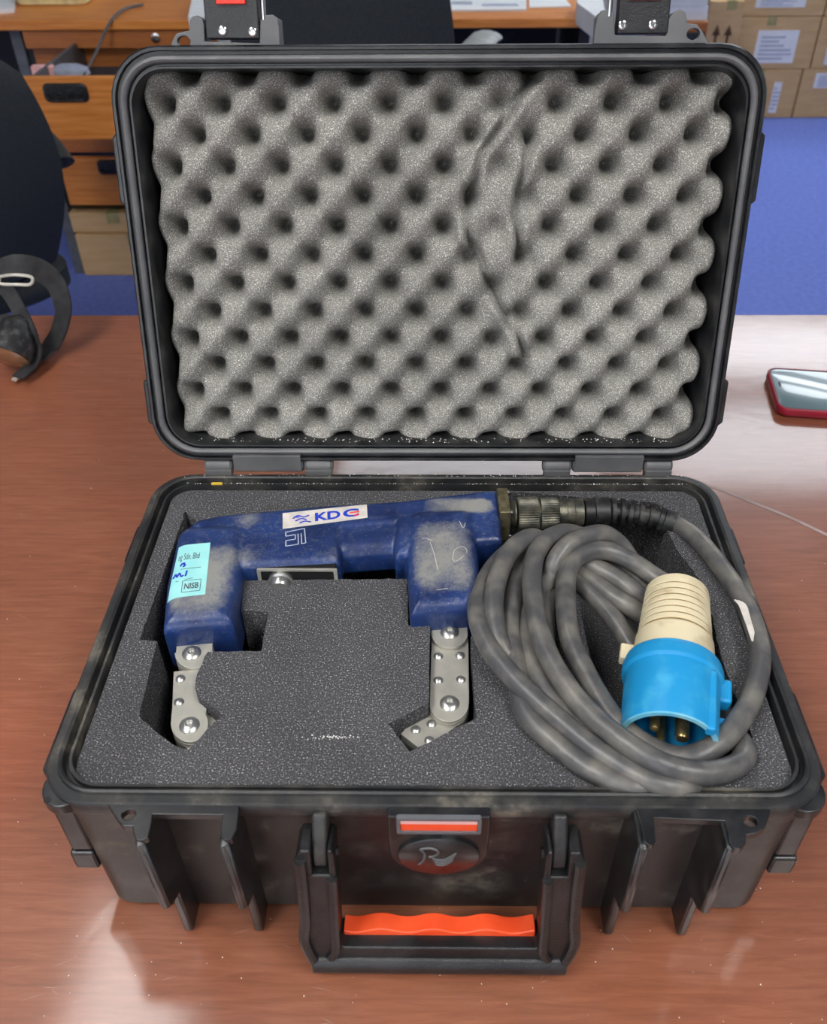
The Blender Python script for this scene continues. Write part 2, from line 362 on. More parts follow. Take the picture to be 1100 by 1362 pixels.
mb = MB()
for _ in range(70):
    u, v = random.choice([(random.uniform(960, 1100), random.uniform(430, 700)), (random.uniform(0, 1100), random.uniform(1200, 1362)), (random.uniform(0, 200), random.uniform(440, 900))])
    p = uz(u, v, 0); a = random.gauss(0, .35); l_ = random.uniform(.002, .008); d_ = np.array([math.cos(a), math.sin(a), 0])*l_; n_ = np.array([-math.sin(a), math.cos(a), 0])*.00012
    mb.add([p-d_+[0, 0, .00005], p+n_+[0, 0, .0002], p+d_+[0, 0, .00005], p-n_+[0, 0, .0002]], [(0, 3, 2, 1)])
o = obj('fine_scratches', mb, 'hazy', t, smooth=0); o['kind'] = 'stuff'

# ------------------------------------------------------------------ the case
case = empty('equipment_case', (0, 0, 0), 'open black plastic equipment case with foam lined lid, lying on the wooden table', 'case')
def ring3(ins, z, r=None, n=8):
    return [(x, y, z) for x, y in rr(W2-ins, D/2-ins, (.030-ins*.7) if r is None else r, n)]
P = [(.018, .0012), (.0145, 0.0), (.0112, .0015), (.0098, .006), (.0085, H-.030), (.0075, H-.026), (.0065, H-.014), (.001, H-.012), (0, H-.010), (0, H-.0015), (.0012, H),
     (.0055, H), (.006, H+.0018), (.0072, H+.0026), (.0084, H+.0018), (.0088, H-.004), (.0108, H-.004), (.0112, H-.0005), (.0128, H-.0005), (.0134, H-.006), (.0145, .012), (.02, .008)]
base = obj('base_shell', MB().rings([ring3(a, z, .014 if i < 7 or i > 19 else None) for i, (a, z) in enumerate(P)]), 'plastic', case, smooth=40)
for s in (-1, 1):
    for y0, y1 in ((-.118, -.062), (.052, .088)):
        obj('side_lug', MB().prism([(s*(W2-.004), y0-.008), (s*(W2+.0045), y0), (s*(W2+.0045), y1), (s*(W2-.004), y1+.008)], H-.030, H-.006, lambda x, y, h: (x, y, h)), 'rim', case, bevel=.002)
    obj('corner_ear', MB().prism([(s*(W2-.014)+s*.0125*math.cos(a), -D/2+.0135+.0135*math.sin(a)) for a in [math.radians(-130+175*k/18) for k in range(19)]], H-.011, H-.003, lambda x, y, h: (x, y, h)), 'rim', case, bevel=.001)
    obj('side_latch', MB().box(s*(W2-.012), s*(W2+.001), -.130, -.100, .062, H-.012), 'rim', case, bevel=.002)
    obj('side_latch', MB().box(s*(W2-.012), s*(W2+.003), -.131, -.099, .042, .060), 'rim', case, bevel=.002)
q = uz(61, 1060, H); obj('screw_hole', MB().lathe([(0, .0019), (.0006, .0019)], (q[0], q[1], H-.0032), (0, 0, 1), 16), 'black', case)
XO = .002
FIN = [(-.1525, 'o'), (-.1085, 'i'), (.1105, 'i'), (.1555, 'o')]
FF = -.1645
for x, k in FIN:
    prof = [(-.130, H-.0025), (FF+.0012, H-.0025), (FF, H-.004), (FF, .062), (FF+.004, .0565), (-.1505, .050), (-.1505, .004), (-.149, .0005), (-.130, .0005)]
    s = 1 if x > 0 else -1
    mb = MB().prism(prof, -.0028, .0028, lambda y, z, h, x=x: (x-s*.001+h, y, z))
    obj('rib', mb, 'rim', case, bevel=.0024, seg=3)
def mount(pts, hole, name='latch_mount'):
    pl = [tuple(uz(u, v, H-.001)[:2]) for u, v in pts]
    h = uz(*hole, H-.001)[:2]; hr = .0029
    hl = [[(h[0]+hr*1.25*math.cos(a*.3927), h[1]+hr*math.sin(a*.3927)) for a in range(16)]]
    return obj(name, MB().prism(pl, H-.006, H-.001, lambda x, y, z: (x, y, z), hl), 'rim', case, bevel=.0006)
mount([(143, 1070), (148, 1077), (156, 1090), (163, 1099), (176, 1099), (177, 1110), (181, 1117), (189, 1118), (197, 1113), (201, 1098), (203, 1083), (296, 1084), (294, 1098), (294, 1113), (300, 1118), (308, 1116), (315, 1104), (318, 1076), (318, 1068), (143, 1062)], (171, 1083))
mount([(838, 1070), (848, 1080), (853, 1100), (856, 1119), (862, 1124), (868, 1124), (872, 1118), (871, 1103), (870, 1088), (964, 1092), (968, 1105), (971, 1122), (977, 1129), (986, 1129), (992, 1122), (993, 1111), (1008, 1108), (1018, 1100), (1023, 1088), (1026, 1070), (838, 1062)], (998, 1092))
# handle lugs
HX = .0045
PV = (-.1535, H-.0278)                       # pivot (y, z)
for s in (-1, 1):
    x = HX+s*.0645
    mb = MB().prism([(-.136, H-.010), (-.1455, H-.004), (-.149, H-.008), (-.1585, H-.024), (-.1600, H-.033), (-.1565, H-.038), (-.150, H-.038), (-.136, H-.030)], -.0042, .0042, lambda y, z, h: (x+h, y, z))
    obj('handle_lug', mb, 'plastic', case, bevel=.0022, seg=3)
# carrying handle
phi = math.radians(7.0)
def HW(x, v, tt): return (HX+x, PV[0]-math.sin(phi)*v-math.cos(phi)*tt, PV[1]-math.cos(phi)*v+math.sin(phi)*tt)
L = .1035
ho = [(-.0745, -.011), (-.0768, -.006), (-.0770, .02), (-.0780, .05), (-.0800, .066), (-.0800, .076), (-.0780, .084), (-.0775, L-.008), (-.0730, L), (.0730, L), (.0775, L-.008), (.0780, .084), (.0800, .076), (.0800, .066), (.0780, .05), (.0770, .02), (.0768, -.006), (.0745, -.011)]
inn = [(.0562, -.008), (.0565, .02), (.0572, .05), (.0580, .0765), (.0560, .0785), (-.0560, .0785), (-.0580, .0765), (-.0572, .05), (-.0565, .02), (-.0562, -.008)]
fork_r = [(.0690, -.011), (.0690, .010), (.0600, .010), (.0600, -.011), (.0575, -.011)]
fork_l = [(-x, v) for x, v in fork_r[::-1]]
poly = ho + fork_r + inn + fork_l
handle = obj('handle', MB().prism(poly, -.010, .0085, HW).prism([(.0875, .004), (.0885, .0098), (.0915, .0122), (.0970, .0128), (.1010, .0112), (L+.0012, .0070), (L+.0012, -.004), (L-.002, -.0085), (.0900, -.004)], -.0752, .0752, lambda v, tt, x: HW(x, v, tt)), 'handle', case, bevel=.0030, seg=3)
mb = MB()
for s in (-1, 1):
    mb.tube([HW(s*.0748, -.004, .0088), HW(s*.0750, .02, .0088), HW(s*.0760, .05, .0088), HW(s*.0780, .068, .0088), HW(s*.0765, .08, .0088), HW(s*.0740, .090, .0088)], .0034, 10, 6)
    mb.tube([HW(s*.0585, .012, .0088), HW(s*.0590, .03, .0088), HW(s*.0598, .06, .0088), HW(s*.0605, .080, .0088), HW(s*.0640, .0875, .0088)], .0030, 10, 6)
mb.tube([HW(-.070, .0965, .0060), HW(0, .0965, .0060), HW(.070, .0965, .0060)], .0050, 12, 4)
obj('raised_border', mb, 'handle', handle)
wave = []
for k in range(61):
    x = -.0565+.1130*k/60
    wave.append((x, .0745+.0018*math.cos((x+.0560)/.1120*2*math.pi*3.6-1.2)))
obj('grip_insert', MB().prism([(-.0565, .0850)]+wave+[(.0565, .0850)], -.0106, .0005, HW), 'orange', handle, bevel=.001, label='orange red wavy finger grip insert')
for s in (-1, 1):
    obj('pivot_pin', MB().lathe([(-.0095, .0028), (.0095, .0028)], (HX+s*.0645, PV[0], PV[1]), (1, 0, 0), 16), 'black', handle)
# badge plate with window and embossed emblem
BX = .0040
def bd(x, z, h): return (BX+x, -.1445-h, z)
el = [(.0262*math.cos(a), H-.0335+.0205*math.sin(a)) for a in [math.pi*2*k/40 for k in range(40)] if math.sin(a) < .25]
left = sorted([p for p in el], key=lambda p: p[0])
pl = [(-.0275, H-.001), (-.0275, H-.024)]+[(.0270*math.cos(a), H-.038+.0235*math.sin(a)) for a in [math.pi+math.pi*k/20 for k in range(21)]]+[(.0275, H-.024), (.0275, H-.001)]
badge = obj('badge_plate', MB().prism(pl, -.010, .0045, bd), 'rim', case, bevel=.0012)
mb = MB().prism(rr(.0245, .0075, .0015, 4), .0035, .0062, lambda x, y, h: bd(x*.92, y+H-.0075, h), holes=[rr(.0225, .0055, .001, 4)]); obj('window_bezel', mb, 'grey', badge)
obj('indicator', MB().box(-.0223, .0223, 0, 1, 0, 1, lambda x, y, z: bd(x*.92, H-.0130+z*.0062, .0042+y*.001)), 'orange', badge, label='orange lower half of the name window')
obj('indicator', MB().box(-.0223, .0223, 0, 1, 0, 1, lambda x, y, z: bd(x*.92, H-.0068+z*.0048, .0042+y*.001)), 'pink', badge, label='pale pink upper half of the name window')
obj('medallion', MB().lathe([(0, 1), (.0018, 1), (.0026, .96), (.0026, .0)], (0, 0, 0), (0, -1, 0), 48), 'rim', badge)
md = bpy.data.objects['medallion']
for v in md.data.vertices: v.co = Vector((BX+v.co.x*.0228, -.1488+v.co.y*1.0, H-.0385+v.co.z*.0185))
mb = MB()
def e2(x, y): return (BX-.0015+x, -.1517, H-.0365+y)
mb.tube([e2(*p) for p in ((-.0095, -.0085), (-.0070, -.004), (-.0062, .002), (-.0075, .0055), (-.0085, .0075), (-.004, .0088), (.000, .0072), (.0012, .0035), (-.001, .0005), (-.0038, -.0005))], .0007, 8, 5)
for k in range(4):
    mb.tube([e2(-.002+.0006*k, -.0022-.0022*k), e2(.004, -.0036-.0020*k), e2(.0085, .0008-.0020*k), e2(.0112-.0008*k, .0036-.0024*k)], .0005, 8, 5)
obj('emblem', mb, 'gasket', badge, label='embossed hook and wing emblem')
# hinges
for c in (-.1285, .1345):
    mb = MB(); ry = D/2+.0045; rz = H+.0055
    for a, b_, r in ((-.050, -.028, .0058), (-.027, .027, .0056), (.028, .050, .0058)):
        mb.lathe([(a, r*.7), (a+.002, r), (b_-.002, r), (b_, r*.7)], (c, ry, rz), (1, 0, 0), 20)
        mb.box(c+a+.001, c+b_-.001, D/2-.003, ry, H-.012, rz-.001) if abs(a) > .027 and a != -.027 else mb.box(c+a+.001, c+b_-.001, D/2-.002, ry+.002, H+.004, rz+.012)
    obj('hinge', mb, 'gasket', case, smooth=40)
# lid
def lring(ins, n_, r=None, n=8):
    return [LW(x, D/2+y, n_) for x, y in rr(W2-ins, D/2-ins, (.034-ins*.8) if r is None else r, n)]
P = [(.03, -.066), (.02, -.065), (.011, -.056), (.0065, -.020), (.006, -.013), (.0005, -.011), (0, -.010), (0, -.0015), (.0012, 0), (.0028, 0), (.0033, -.0035), (.0053, -.0035), (.0057, -.001), (.0105, -.001), (.0109, -.003), (.0120, -.003), (.0124, .0006), (.0136, .0006), (.0141, -.002), (.0160, -.054), (.022, -.056)]
lid = obj('lid_shell', MB().rings([lring(a, z) for a, z in P]), 'rim', case, smooth=40)
obj('gasket', MB().rings([lring(a, z) for a, z in ((.0059, -.002), (.0060, .0004), (.0068, .0016), (.0082, .0022), (.0095, .0016), (.0103, .0004), (.0104, -.002))], closed=True), 'gasket', lid)
for s in (-1, 1):
    for a, b_ in ((.030, .062), (.190, .232)):
        obj('side_lug', MB().prism([(s*(W2-.004), a-.006), (s*(W2+.004), a), (s*(W2+.004), b_), (s*(W2-.004), b_+.006)], -.016, -.004, LW), 'rim', lid, bevel=.0015)
# latch mounts and latches on the lid
def lmount(pts, hole, fins):
    pl = [LP(u, v, -.003) for u, v in pts]; h = LP(*hole, -.003)
    hl = [[(h[0]+.0042*math.cos(a*.3927), h[1]+.0033*math.sin(a*.3927)) for a in range(16)]]
    mb = MB().prism(pl, -.008, -.003, LW, hl)
    for f in fins: mb.prism([LP(u, v, -.003) for u, v in f], -.022, -.0035, LW)
    return obj('latch_mount', mb, 'gasket', lid, bevel=.0006)
lmount([(224, 66), (229, 50), (234, 41), (251, 37), (252, 24), (256, 18), (263, 17), (269, 22), (271, 30), (272, 52), (345, 55), (346, 24), (350, 18), (362, 17), (369, 22), (371, 34), (373, 66)], (244, 52),
       [[(253, 22), (258, 18), (266, 19), (271, 28), (272, 60), (252, 60)], [(347, 22), (352, 18), (362, 18), (369, 22), (372, 60), (347, 60)]])
lmount([(789, 64), (791, 42), (795, 25), (800, 16), (812, 15), (817, 20), (818, 49), (885, 51), (888, 30), (896, 20), (905, 15), (912, 20), (914, 34), (927, 36), (935, 47), (943, 64)], (922, 49),
       [[(796, 24), (801, 17), (812, 16), (817, 22), (817, 60), (794, 60)], [(889, 28), (898, 19), (906, 17), (912, 22), (913, 60), (889, 60)]])
for (a, b_, y1), (r0, r1), scs, rodx, lb in (((275, 346, 49), (288, 327), ((296, 38), (336, 40)), 350, 'black latch with red insert and two screws, upper left of the lid'), ((820, 887, 48), (836, 878), ((828, 36), (868, 36)), 811, 'black latch with red insert and two screws, upper right of the lid')):
    x0, s0 = LP(a, y1, -.004); x1, _ = LP(b_, y1, -.004)
    lt = obj('latch', MB().prism([(x0, s0), (x1, s0), (x1, s0+.052), (x1-.003, s0+.055), (x0+.003, s0+.055), (x0, s0+.052)], -.014, -.002, LW), 'handle', lid, bevel=.001, label=lb)
    rx0_, rs = LP(r0, 3, -.002); rx1_, _ = LP(r1, 3, -.002)
    obj('latch_insert', MB().prism([(rx0_, rs), (rx1_, rs), (rx1_, rs+.018), (rx0_, rs+.018)], -.003, .0002, LW), 'red', lt, bevel=.0006, label='red latch insert')
    for u, v in scs:
        x, s_ = LP(u, v, -.002)
        obj('screw', MB().lathe([(0, .0028), (.0010, .0028), (.0014, .0022), (.0014, .0013), (.0005, .0011), (.0005, 0)], LW(x, s_, -.002), LN, 20), 'chrome', lt)
    x, s_ = LP(rodx, 17, -.003)
    obj('hinge_rod', MB().tube([LW(x, s_-.003, -.004), LW(x, s_+.035, -.004)], .0017, 12, 0), 'chrome', lt)
# egg crate foam of the lid
AX, BY = .0382, .0408
X0, S0 = -.1862, .2525
crease = [[(716, 95), (690, 130), (668, 165), (641, 203), (634, 235), (624, 262), (620, 290), (624, 318), (638, 345), (646, 370), (664, 405), (690, 450), (700, 480)],
          [(706, 185), (698, 225), (690, 255), (686, 290), (692, 330), (690, 352)]]
crL = [[LP(u, v, -.012) for u, v in c] for c in crease]
def segd(x, s, c):
    best = 9
    for (a, b_), (d, e) in zip(c[:-1], c[1:]):
        dx, dy = d-a, e-b_; t_ = max(0, min(1, ((x-a)*dx+(s-b_)*dy)/(dx*dx+dy*dy)))
        r = math.hypot(x-a-dx*t_, s-b_-dy*t_); best = min(best, r)
    return best
cm = LP(668, 280, -.012)
def egg(x, s):
    u = (x-X0)/AX; v = (s-S0)/BY
    cc = math.cos(2*math.pi*u)*math.cos(2*math.pi*v)
    pit = max(0, (1+cc)/2)**4.2
    h = .78-.13*math.cos(2*math.pi*(u-v))-.09*cc-1.65*pit
    g = math.exp(-((x-cm[0]-.18*(cm[1]-s)*0)/.022)**2-((s-cm[1])/.085)**2)
    return h*(1-.75*g)+.80*.75*g
NX, NS = 250, 190
fx0, fx1, fs0, fs1 = -.1985, .2000, .0085, .2735
V = []
for j in range(NS+1):
    for i in range(NX+1):
        a = i/NX; b_ = j/NS
        x = fx0+(fx1-fx0)*a; s = fs0+(fs1-fs0)*b_
        h = egg(x, s); pitty = min(1, max(0, 1-h))
        ea = math.exp(-a*(fx1-fx0)/.014); eb = math.exp(-(1-a)*(fx1-fx0)/.014)
        sa = math.exp(-b_*(fs1-fs0)/.014); sb = math.exp(-(1-b_)*(fs1-fs0)/.014)
        n_ = -.030+.019*h; n_ = max(n_, -.0535)
        edge = min(a*(fx1-fx0), (1-a)*(fx1-fx0), b_*(fs1-fs0), (1-b_)*(fs1-fs0))
        n_ -= .006*max(0, 1-edge/.005)**2
        pitty *= 1-.95*max(ea, eb)*max(sa, sb)
        x += .005*pitty*ea-.0045*pitty*eb; s += .004*pitty*sa-.003*pitty*sb
        for c in crL:
            d = segd(x, s, c)
            if d < .012: n_ -= .0130*math.exp(-(d/.0020)**2)*(.75+.25*math.sin(s*170)); n_ += .0030*math.exp(-((d-.0060)/.0035)**2)
        V.append(LW(x, s, n_))
F = [(j*(NX+1)+i, j*(NX+1)+i+1, (j+1)*(NX+1)+i+1, (j+1)*(NX+1)+i) for j in range(NS) for i in range(NX)]
bd_ = [i for i in range(NX+1)]+[(j+1)*(NX+1)-1 for j in range(1, NS+1)]+[NS*(NX+1)+i for i in range(NX-1, -1, -1)]+[j*(NX+1) for j in range(NS-1, 0, -1)]
k0 = len(V); V += [V[i]-LN*.0 for i in bd_]
V2 = [np.array(V[i]) for i in bd_]
for q_, i in enumerate(bd_):
    n_now = (V[i]-LO)@LN; V[k0+q_] = V[i]-LN*(n_now+.0555)
nb = len(bd_)
F += [(bd_[q_], k0+q_, k0+(q_+1) % nb, bd_[(q_+1) % nb]) for q_ in range(nb)]
o = obj('egg_crate_foam', MB().add(V, F), 'egg_foam', lid, smooth=180, label='grey egg crate foam lining with a rubbed, creased patch right of centre')

# crumbs caught along the rear rim
def crumbs(name, fn, n, m, parent, sz=(.0003, .0008)):
    mb = MB()
    for _ in range(n):
        p = np.array(fn()); r = random.uniform(*sz); a = random.uniform(0, 3)
        v = [p+r*np.array([math.cos(a), math.sin(a), 0]), p+r*np.array([math.cos(a+2), math.sin(a+2), .2]), p+r*np.array([math.cos(a+4), math.sin(a+4), 0]), p+np.array([0, 0, r*.8])]
        mb.add(v, [(0, 1, 3), (1, 2, 3), (2, 0, 3), (0, 2, 1)])
    o = obj(name, mb, m, parent, smooth=0); o['kind'] = 'stuff'; return o
crumbs('foam_crumbs', lambda: random.choice([(random.uniform(-.195, .195), random.uniform(.1307, .1321), H-.0005), (random.uniform(-.195, .195), random.uniform(.1328, .1344), H-.004), (random.uniform(-.198, .198), random.uniform(.1385, .1425), H)]), 420, 'fleck', case, (.00025, .0007))
crumbs('dust_specks', lambda: (lambda p: (p[0], p[1], 0))(uz(random.uniform(0, 1100), random.uniform(440, 1362), 0)), 300, 'fleck', t, (.0002, .0007))
crumbs('foam_crumbs', lambda: LW(random.uniform(-.195, .2), random.uniform(.0140, .0150)-.0001, random.uniform(-.012, -.003)), 200, 'fleck', lid)

# ------------------------------------------------------------------ base foam insert
FZ = H-.005
def fp(u, v): return tuple(uz(u, v, FZ)[:2])
yk = [(246, 680), (216, 766), (186, 851), (209, 853), (197, 902), (185, 953), (207, 973), (229, 990), (250, 998), (283, 962), (296, 952), (285, 942), (262, 924), (260, 906), (262, 897), (276, 867), (347, 866), (352, 840), (357, 814), (321, 812), (323, 792), (325, 772), (400, 771), (541, 770), (543, 832), (572, 833), (571, 885), (570, 935), (517, 963), (545, 1000), (607, 968), (634, 955), (629, 900), (626, 850), (640, 800), (690, 745), (705, 730),
      (730, 740), (768, 792), (780, 850), (792, 915), (815, 965), (850, 1012), (900, 1028), (952, 1033), (991, 1033), (1003, 1010), (1000, 975), (975, 920), (958, 870), (948, 820), (930, 770), (900, 730), (885, 700), (892, 680), (870, 668), (800, 664), (720, 657), (690, 654), (600, 662), (500, 672), (400, 680), (300, 688), (262, 694)]
pl = []
for i in range(len(yk)):
    a, b_ = np.array(fp(*yk[i])), np.array(fp(*yk[(i+1) % len(yk)])); n_ = max(1, int(np.linalg.norm(a-b_)/.004))
    for k in range(n_): pl.append(tuple(a+(b_-a)*k/n_+np.array([random.gauss(0, .00025), random.gauss(0, .00025)])*(1 if k else 0)))
outer = rr(W2-.0150, D/2-.0150, .014, 6)
foam = obj('foam_insert', MB().prism(outer, .0125, FZ, lambda x, y, h: (x, y, h), [pl]), 'foam', None, smooth=20)
setp(foam, 'dark charcoal foam block in the case base, cut out around the blue tool', 'foam')
fl = obj('cavity_floor', MB().box(-.19, .19, -.12, .12, .0128, .045), 'black', foam); fl.data.materials[0] = M['foam']
crumbs('foam_lint', lambda: (lambda p: (p[0], p[1], FZ+.0003))(uz(random.gauss(445, 18), random.gauss(981, 1.5), FZ)), 40, 'fleck', foam)
mbt = MB().box(0, 1, 0, 1, 0, 1, lambda x, y, z: (uz(282+14*x, 641, H)[0], .1300+.002*y, H-.001+.0012*z)); obj('tape_scrap', mbt, 'olive', foam)

# ------------------------------------------------------------------ magnetic yoke
ZB, ZA = .1425, .1465
yoke = empty('magnetic_yoke', uz(430, 760, .09), 'scuffed navy blue two legged magnetic yoke tool lying in the base foam', 'tool')
def up(u, v, z): return tuple(uz(u, v, z)[:2])
def flatp(pts, zt, z0, sink=0):
    return MB().prism([up(u, v, zt) for u, v in pts], z0, zt, lambda x, y, h: (x, y, h))
parts = MB()
def addp(pts, zt, z0, b):      # bevelled slab added to the union
    pl = [up(u, v, zt) for u, v in pts]; c = np.mean(np.array(pl), axis=0)
    def sh(k): # inset copy
        out = []
        n = len(pl)
        for i in range(n):
            p, a, d = np.array(pl[i]), np.array(pl[i-1]), np.array(pl[(i+1) % n])
            e1 = (p-a)/np.linalg.norm(p-a); e2_ = (d-p)/np.linalg.norm(d-p)
            n1 = np.array([e1[1], -e1[0]]); n2 = np.array([e2_[1], -e2_[0]])
            bis = n1+n2; bis /= max(.3, (bis@bis)/2)
            out.append(p+bis*k)
        return out
    area = sum(pl[i-1][0]*pl[i][1]-pl[i][0]*pl[i-1][1] for i in range(len(pl)))
    sg = -1 if area > 0 else 1
    R = []
    for k, z in [(b, z0), (0, z0+b)]+[(b*(1-math.cos(q*math.pi/12)), zt-b+b*math.sin(q*math.pi/12)) for q in range(7)]: R.append([(x, y, z) for x, y in sh(sg*k)])
    parts.rings(R)
Z0 = .098
addp([(246, 700), (262, 688), (300, 681), (400, 672), (452, 667), (452, 745), (330, 752), (246, 745)], ZB, Z0, .006)
addp([(425, 676), (560, 664), (560, 724), (425, 734)], ZB-.002, Z0+.008, .012)
addp([(400, 673), (570, 662), (570, 690), (400, 704)], ZB, Z0+.008, .004)
addp([(525, 664), (600, 655), (655, 648), (664, 652), (669, 716), (600, 722), (525, 738)], ZB+.001, Z0, .006)
addp([(234, 704), (246, 695), (312, 692), (324, 700), (318, 770), (309, 822), (213, 830), (219, 770)], ZA, .094, .0105)
addp([(541, 684), (552, 675), (620, 671), (630, 680), (638, 740), (642, 802), (545, 810), (541, 745)], ZA+.001, .094, .0100)
def meshobj(mb, mods):
    me = bpy.data.meshes.new('tmp'); me.from_pydata(mb.v, [], mb.f)
    bm = bmesh.new(); bm.from_mesh(me); bmesh.ops.recalc_face_normals(bm, faces=bm.faces); bm.to_mesh(me); bm.free()
    o = bpy.data.objects.new('tmp', me); COL.objects.link(o); mods(o); bpy.context.view_layer.update()
    e = bpy.data.meshes.new_from_object(o.evaluated_get(bpy.context.evaluated_depsgraph_get()))
    bpy.data.objects.remove(o); return e
def mods(o):
    r = o.modifiers.new('r', 'REMESH'); r.mode = 'VOXEL'; r.voxel_size = .0010
    s = o.modifiers.new('s', 'SMOOTH'); s.iterations = 14; s.factor = .5
ym = meshobj(parts, mods)
bvh = BVHTree.FromPolygons([v.co.copy() for v in ym.vertices], [tuple(p.vertices) for p in ym.polygons])
off = wloc(yoke)
col = ym.attributes.new('wear', 'FLOAT', 'POINT')
la = [up(222, 708, ZA), up(302, 705, ZA), up(300, 822, ZA), up(222, 822, ZA)]
from mathutils import noise as mnoise
lc = uz(268, 770, ZA); rc = uz(590, 740, ZA); bc = uz(610, 668, ZA)
nrm_ = [v.normal.copy() for v in ym.vertices]
for i, v in enumerate(ym.vertices):
    p = v.co; tz = max(0, nrm_[i].z-.55)/.45
    def bl(c, ax_, ay_): return max(0, 1-((abs(p.x-c[0])/ax_)**4+(abs(p.y-c[1])/ay_)**4))
    a = bl(lc, .023, .034)*.9+bl(rc, .022, .036)*1.05+bl(bc, .026, .009)*1.25
    for q_, r_ in ((uz(322, 742, ZB), .010), (uz(450, 735, ZB), .008), (uz(330, 690, ZB), .008)):
        a += .5*math.exp(-((p.x-q_[0])**2+(p.y-q_[1])**2)/r_**2)
    col.data[i].value = min(1, (a*(tz**.5)+.10*tz)*(.85+.5*mnoise.noise(p*60)))
for v in ym.vertices: v.co -= off
ym.materials.clear(); ym.materials.append(M['yoke']); ym.shade_smooth()
body = bpy.data.objects.new('body', ym); COL.objects.link(body); body.parent = yoke
def drape(x, y, lift=.0003):
    h = bvh.ray_cast(Vector((x, y, .3)), Vector((0, 0, -1)))
    z = h[0].z if h[0] is not None else ZB
    return (x, y, max(z, .1385)+lift)
def quadpt(q_, a, b_):      # bilinear in a four corner patch (world xy): a across, b down
    q_ = [np.array(p) for p in q_]
    return (q_[0]*(1-a)+q_[1]*a)*(1-b_)+(q_[3]*(1-a)+q_[2]*a)*b_
def sticker(name, q_, m, n=(24, 24), lift=.00035, th=.0004, parent=body, label=None, r0=(0, 1, 0, 1)):
    V = []; nx, ny = n
    for k in (0, 1):
        for j in range(ny+1):
            for i in range(nx+1):
                x, y = quadpt(q_, r0[0]+(r0[1]-r0[0])*i/nx, r0[2]+(r0[3]-r0[2])*j/ny); p = drape(x, y, lift-th*k); V.append(p)
    s_ = (nx+1)*(ny+1); F = []
    for j in range(ny):
        for i in range(nx):
            a = j*(nx+1)+i; F += [(a, a+1, a+nx+2, a+nx+1), (s_+a, s_+a+nx+1, s_+a+nx+2, s_+a+1)]
    o = obj(name, MB().add(V, F), m, parent, smooth=60, label=label); return o
def ontext(name, s, q_, box, m, parent, lift=.0006, size=1, spacing=1, bold=0):
    TV, TF = text_mesh(s, size, spacing=spacing, bold=bold)
    xs = [v[0] for v in TV]; ys = [v[1] for v in TV]; a0, a1, b0, b1 = box; V = []
    for x, y in TV:
        a = a0+(a1-a0)*(x-min(xs))/(max(xs)-min(xs)); b_ = b1-(b1-b0)*(y-min(ys))/(max(ys)-min(ys))
        px_, py_ = quadpt(q_, a, b_); V.append(drape(px_, py_, lift))
    return obj(name, MB().add(V, TF), m, parent, smooth=0)
def strokes(name, q_, lines, r, m, parent, lift=.0006):
    mb = MB()
    for ln in lines: mb.tube([drape(*quadpt(q_, a, b_), lift) for a, b_ in ln], r, 6, 4, flat=(.3, 1))
    return obj(name, mb, m, parent)
q1 = [up(376, 683, ZB), up(488, 671, ZB), up(489, 689, ZB), up(376, 704, ZB)]
st = sticker('brand_sticker', q1, 'label_white', label='white brand sticker')
ontext('lettering', 'KD', q1, (.38, .68, .24, .80), 'inkblue', st, bold=.035)
ontext('lettering', 'C', q1, (.71, .90, .24, .80), 'inkblue', st, bold=.035)
strokes('lettering', q1, [[(.79, .52), (.905, .51)], [(.84, .74), (.90, .72)]], .0006, 'inkred', st, .0008)
strokes('emblem', q1, [[(.12, .45), (.18, .28), (.25, .42), (.31, .34)], [(.15, .62), (.22, .5), (.28, .62)], [(.2, .78), (.26, .70), (.33, .80)], [(.13, .35), (.2, .4)]], .0006, 'inkblue', st)
q2 = [up(377, 706, ZB), up(408, 702, ZB), up(409, 724, ZB), up(377, 728, ZB)]
strokes('embossed_mark', q2, [[(.1, .1), (.62, .05)], [(.1, .1), (.1, .35)], [(.1, .35), (.5, .33)], [(.5, .33), (.5, .6)], [(.5, .6), (.1, .62)], [(.1, .62), (.1, .95)], [(.1, .95), (.62, .92)], [(.62, .92), (.62, .3)], [(.62, .05), (.9, .02)], [(.9, .02), (.93, .9)], [(.93, .9), (.76, .92)], [(.76, .92), (.75, .3)]], .00045, 'mouse', body, .0)
q3 = [up(237, 726, ZA), up(280, 722, ZA), up(273, 791, ZA), up(221, 797, ZA)]
s3 = sticker('owner_label', q3, 'label_cyan', n=(24, 30), label='pale cyan paper label with handwriting')
ontext('lettering', 'ng Sdn. Bhd', q3, (.10, .72, .18, .34), 'ink', s3)
ontext('lettering', 'NISB', q3, (.42, .80, .76, .87), 'ink', s3, bold=.02)
strokes('label_frame', q3, [[(.35, .71), (.85, .71)], [(.85, .71), (.85, .92)], [(.85, .92), (.37, .92)], [(.37, .92), (.35, .71)], [(.22, .48), (.80, .48)], [(.15, .70), (.62, .67)]], .00022, 'ink', s3)
strokes('handwriting', q3, [[(.20, .42), (.26, .37), (.32, .42), (.28, .44)], [(.05, .62), (.12, .56), (.16, .62), (.22, .55), (.28, .62), (.34, .60)], [(.40, .62), (.42, .52)], [(.30, .36), (.34, .42)]], .00065, 'inkblue', s3)
# scratches on the right arm
q4 = [up(545, 685, ZA), up(632, 680, ZA), up(640, 800, ZA), up(546, 806, ZA)]
strokes('pale_mark', q4, [[(.62, .55), (.66, .45), (.78, .42), (.84, .47), (.76, .54), (.66, .58), (.62, .55)], [(.30, .35), (.36, .5), (.40, .66)], [(.1, .4), (.2, .3), (.33, .33)], [(.15, .88), (.5, .86), (.88, .84)], [(.75, .12), (.80, .2), (.84, .14)]], .00022, 'label_white', body, .0)
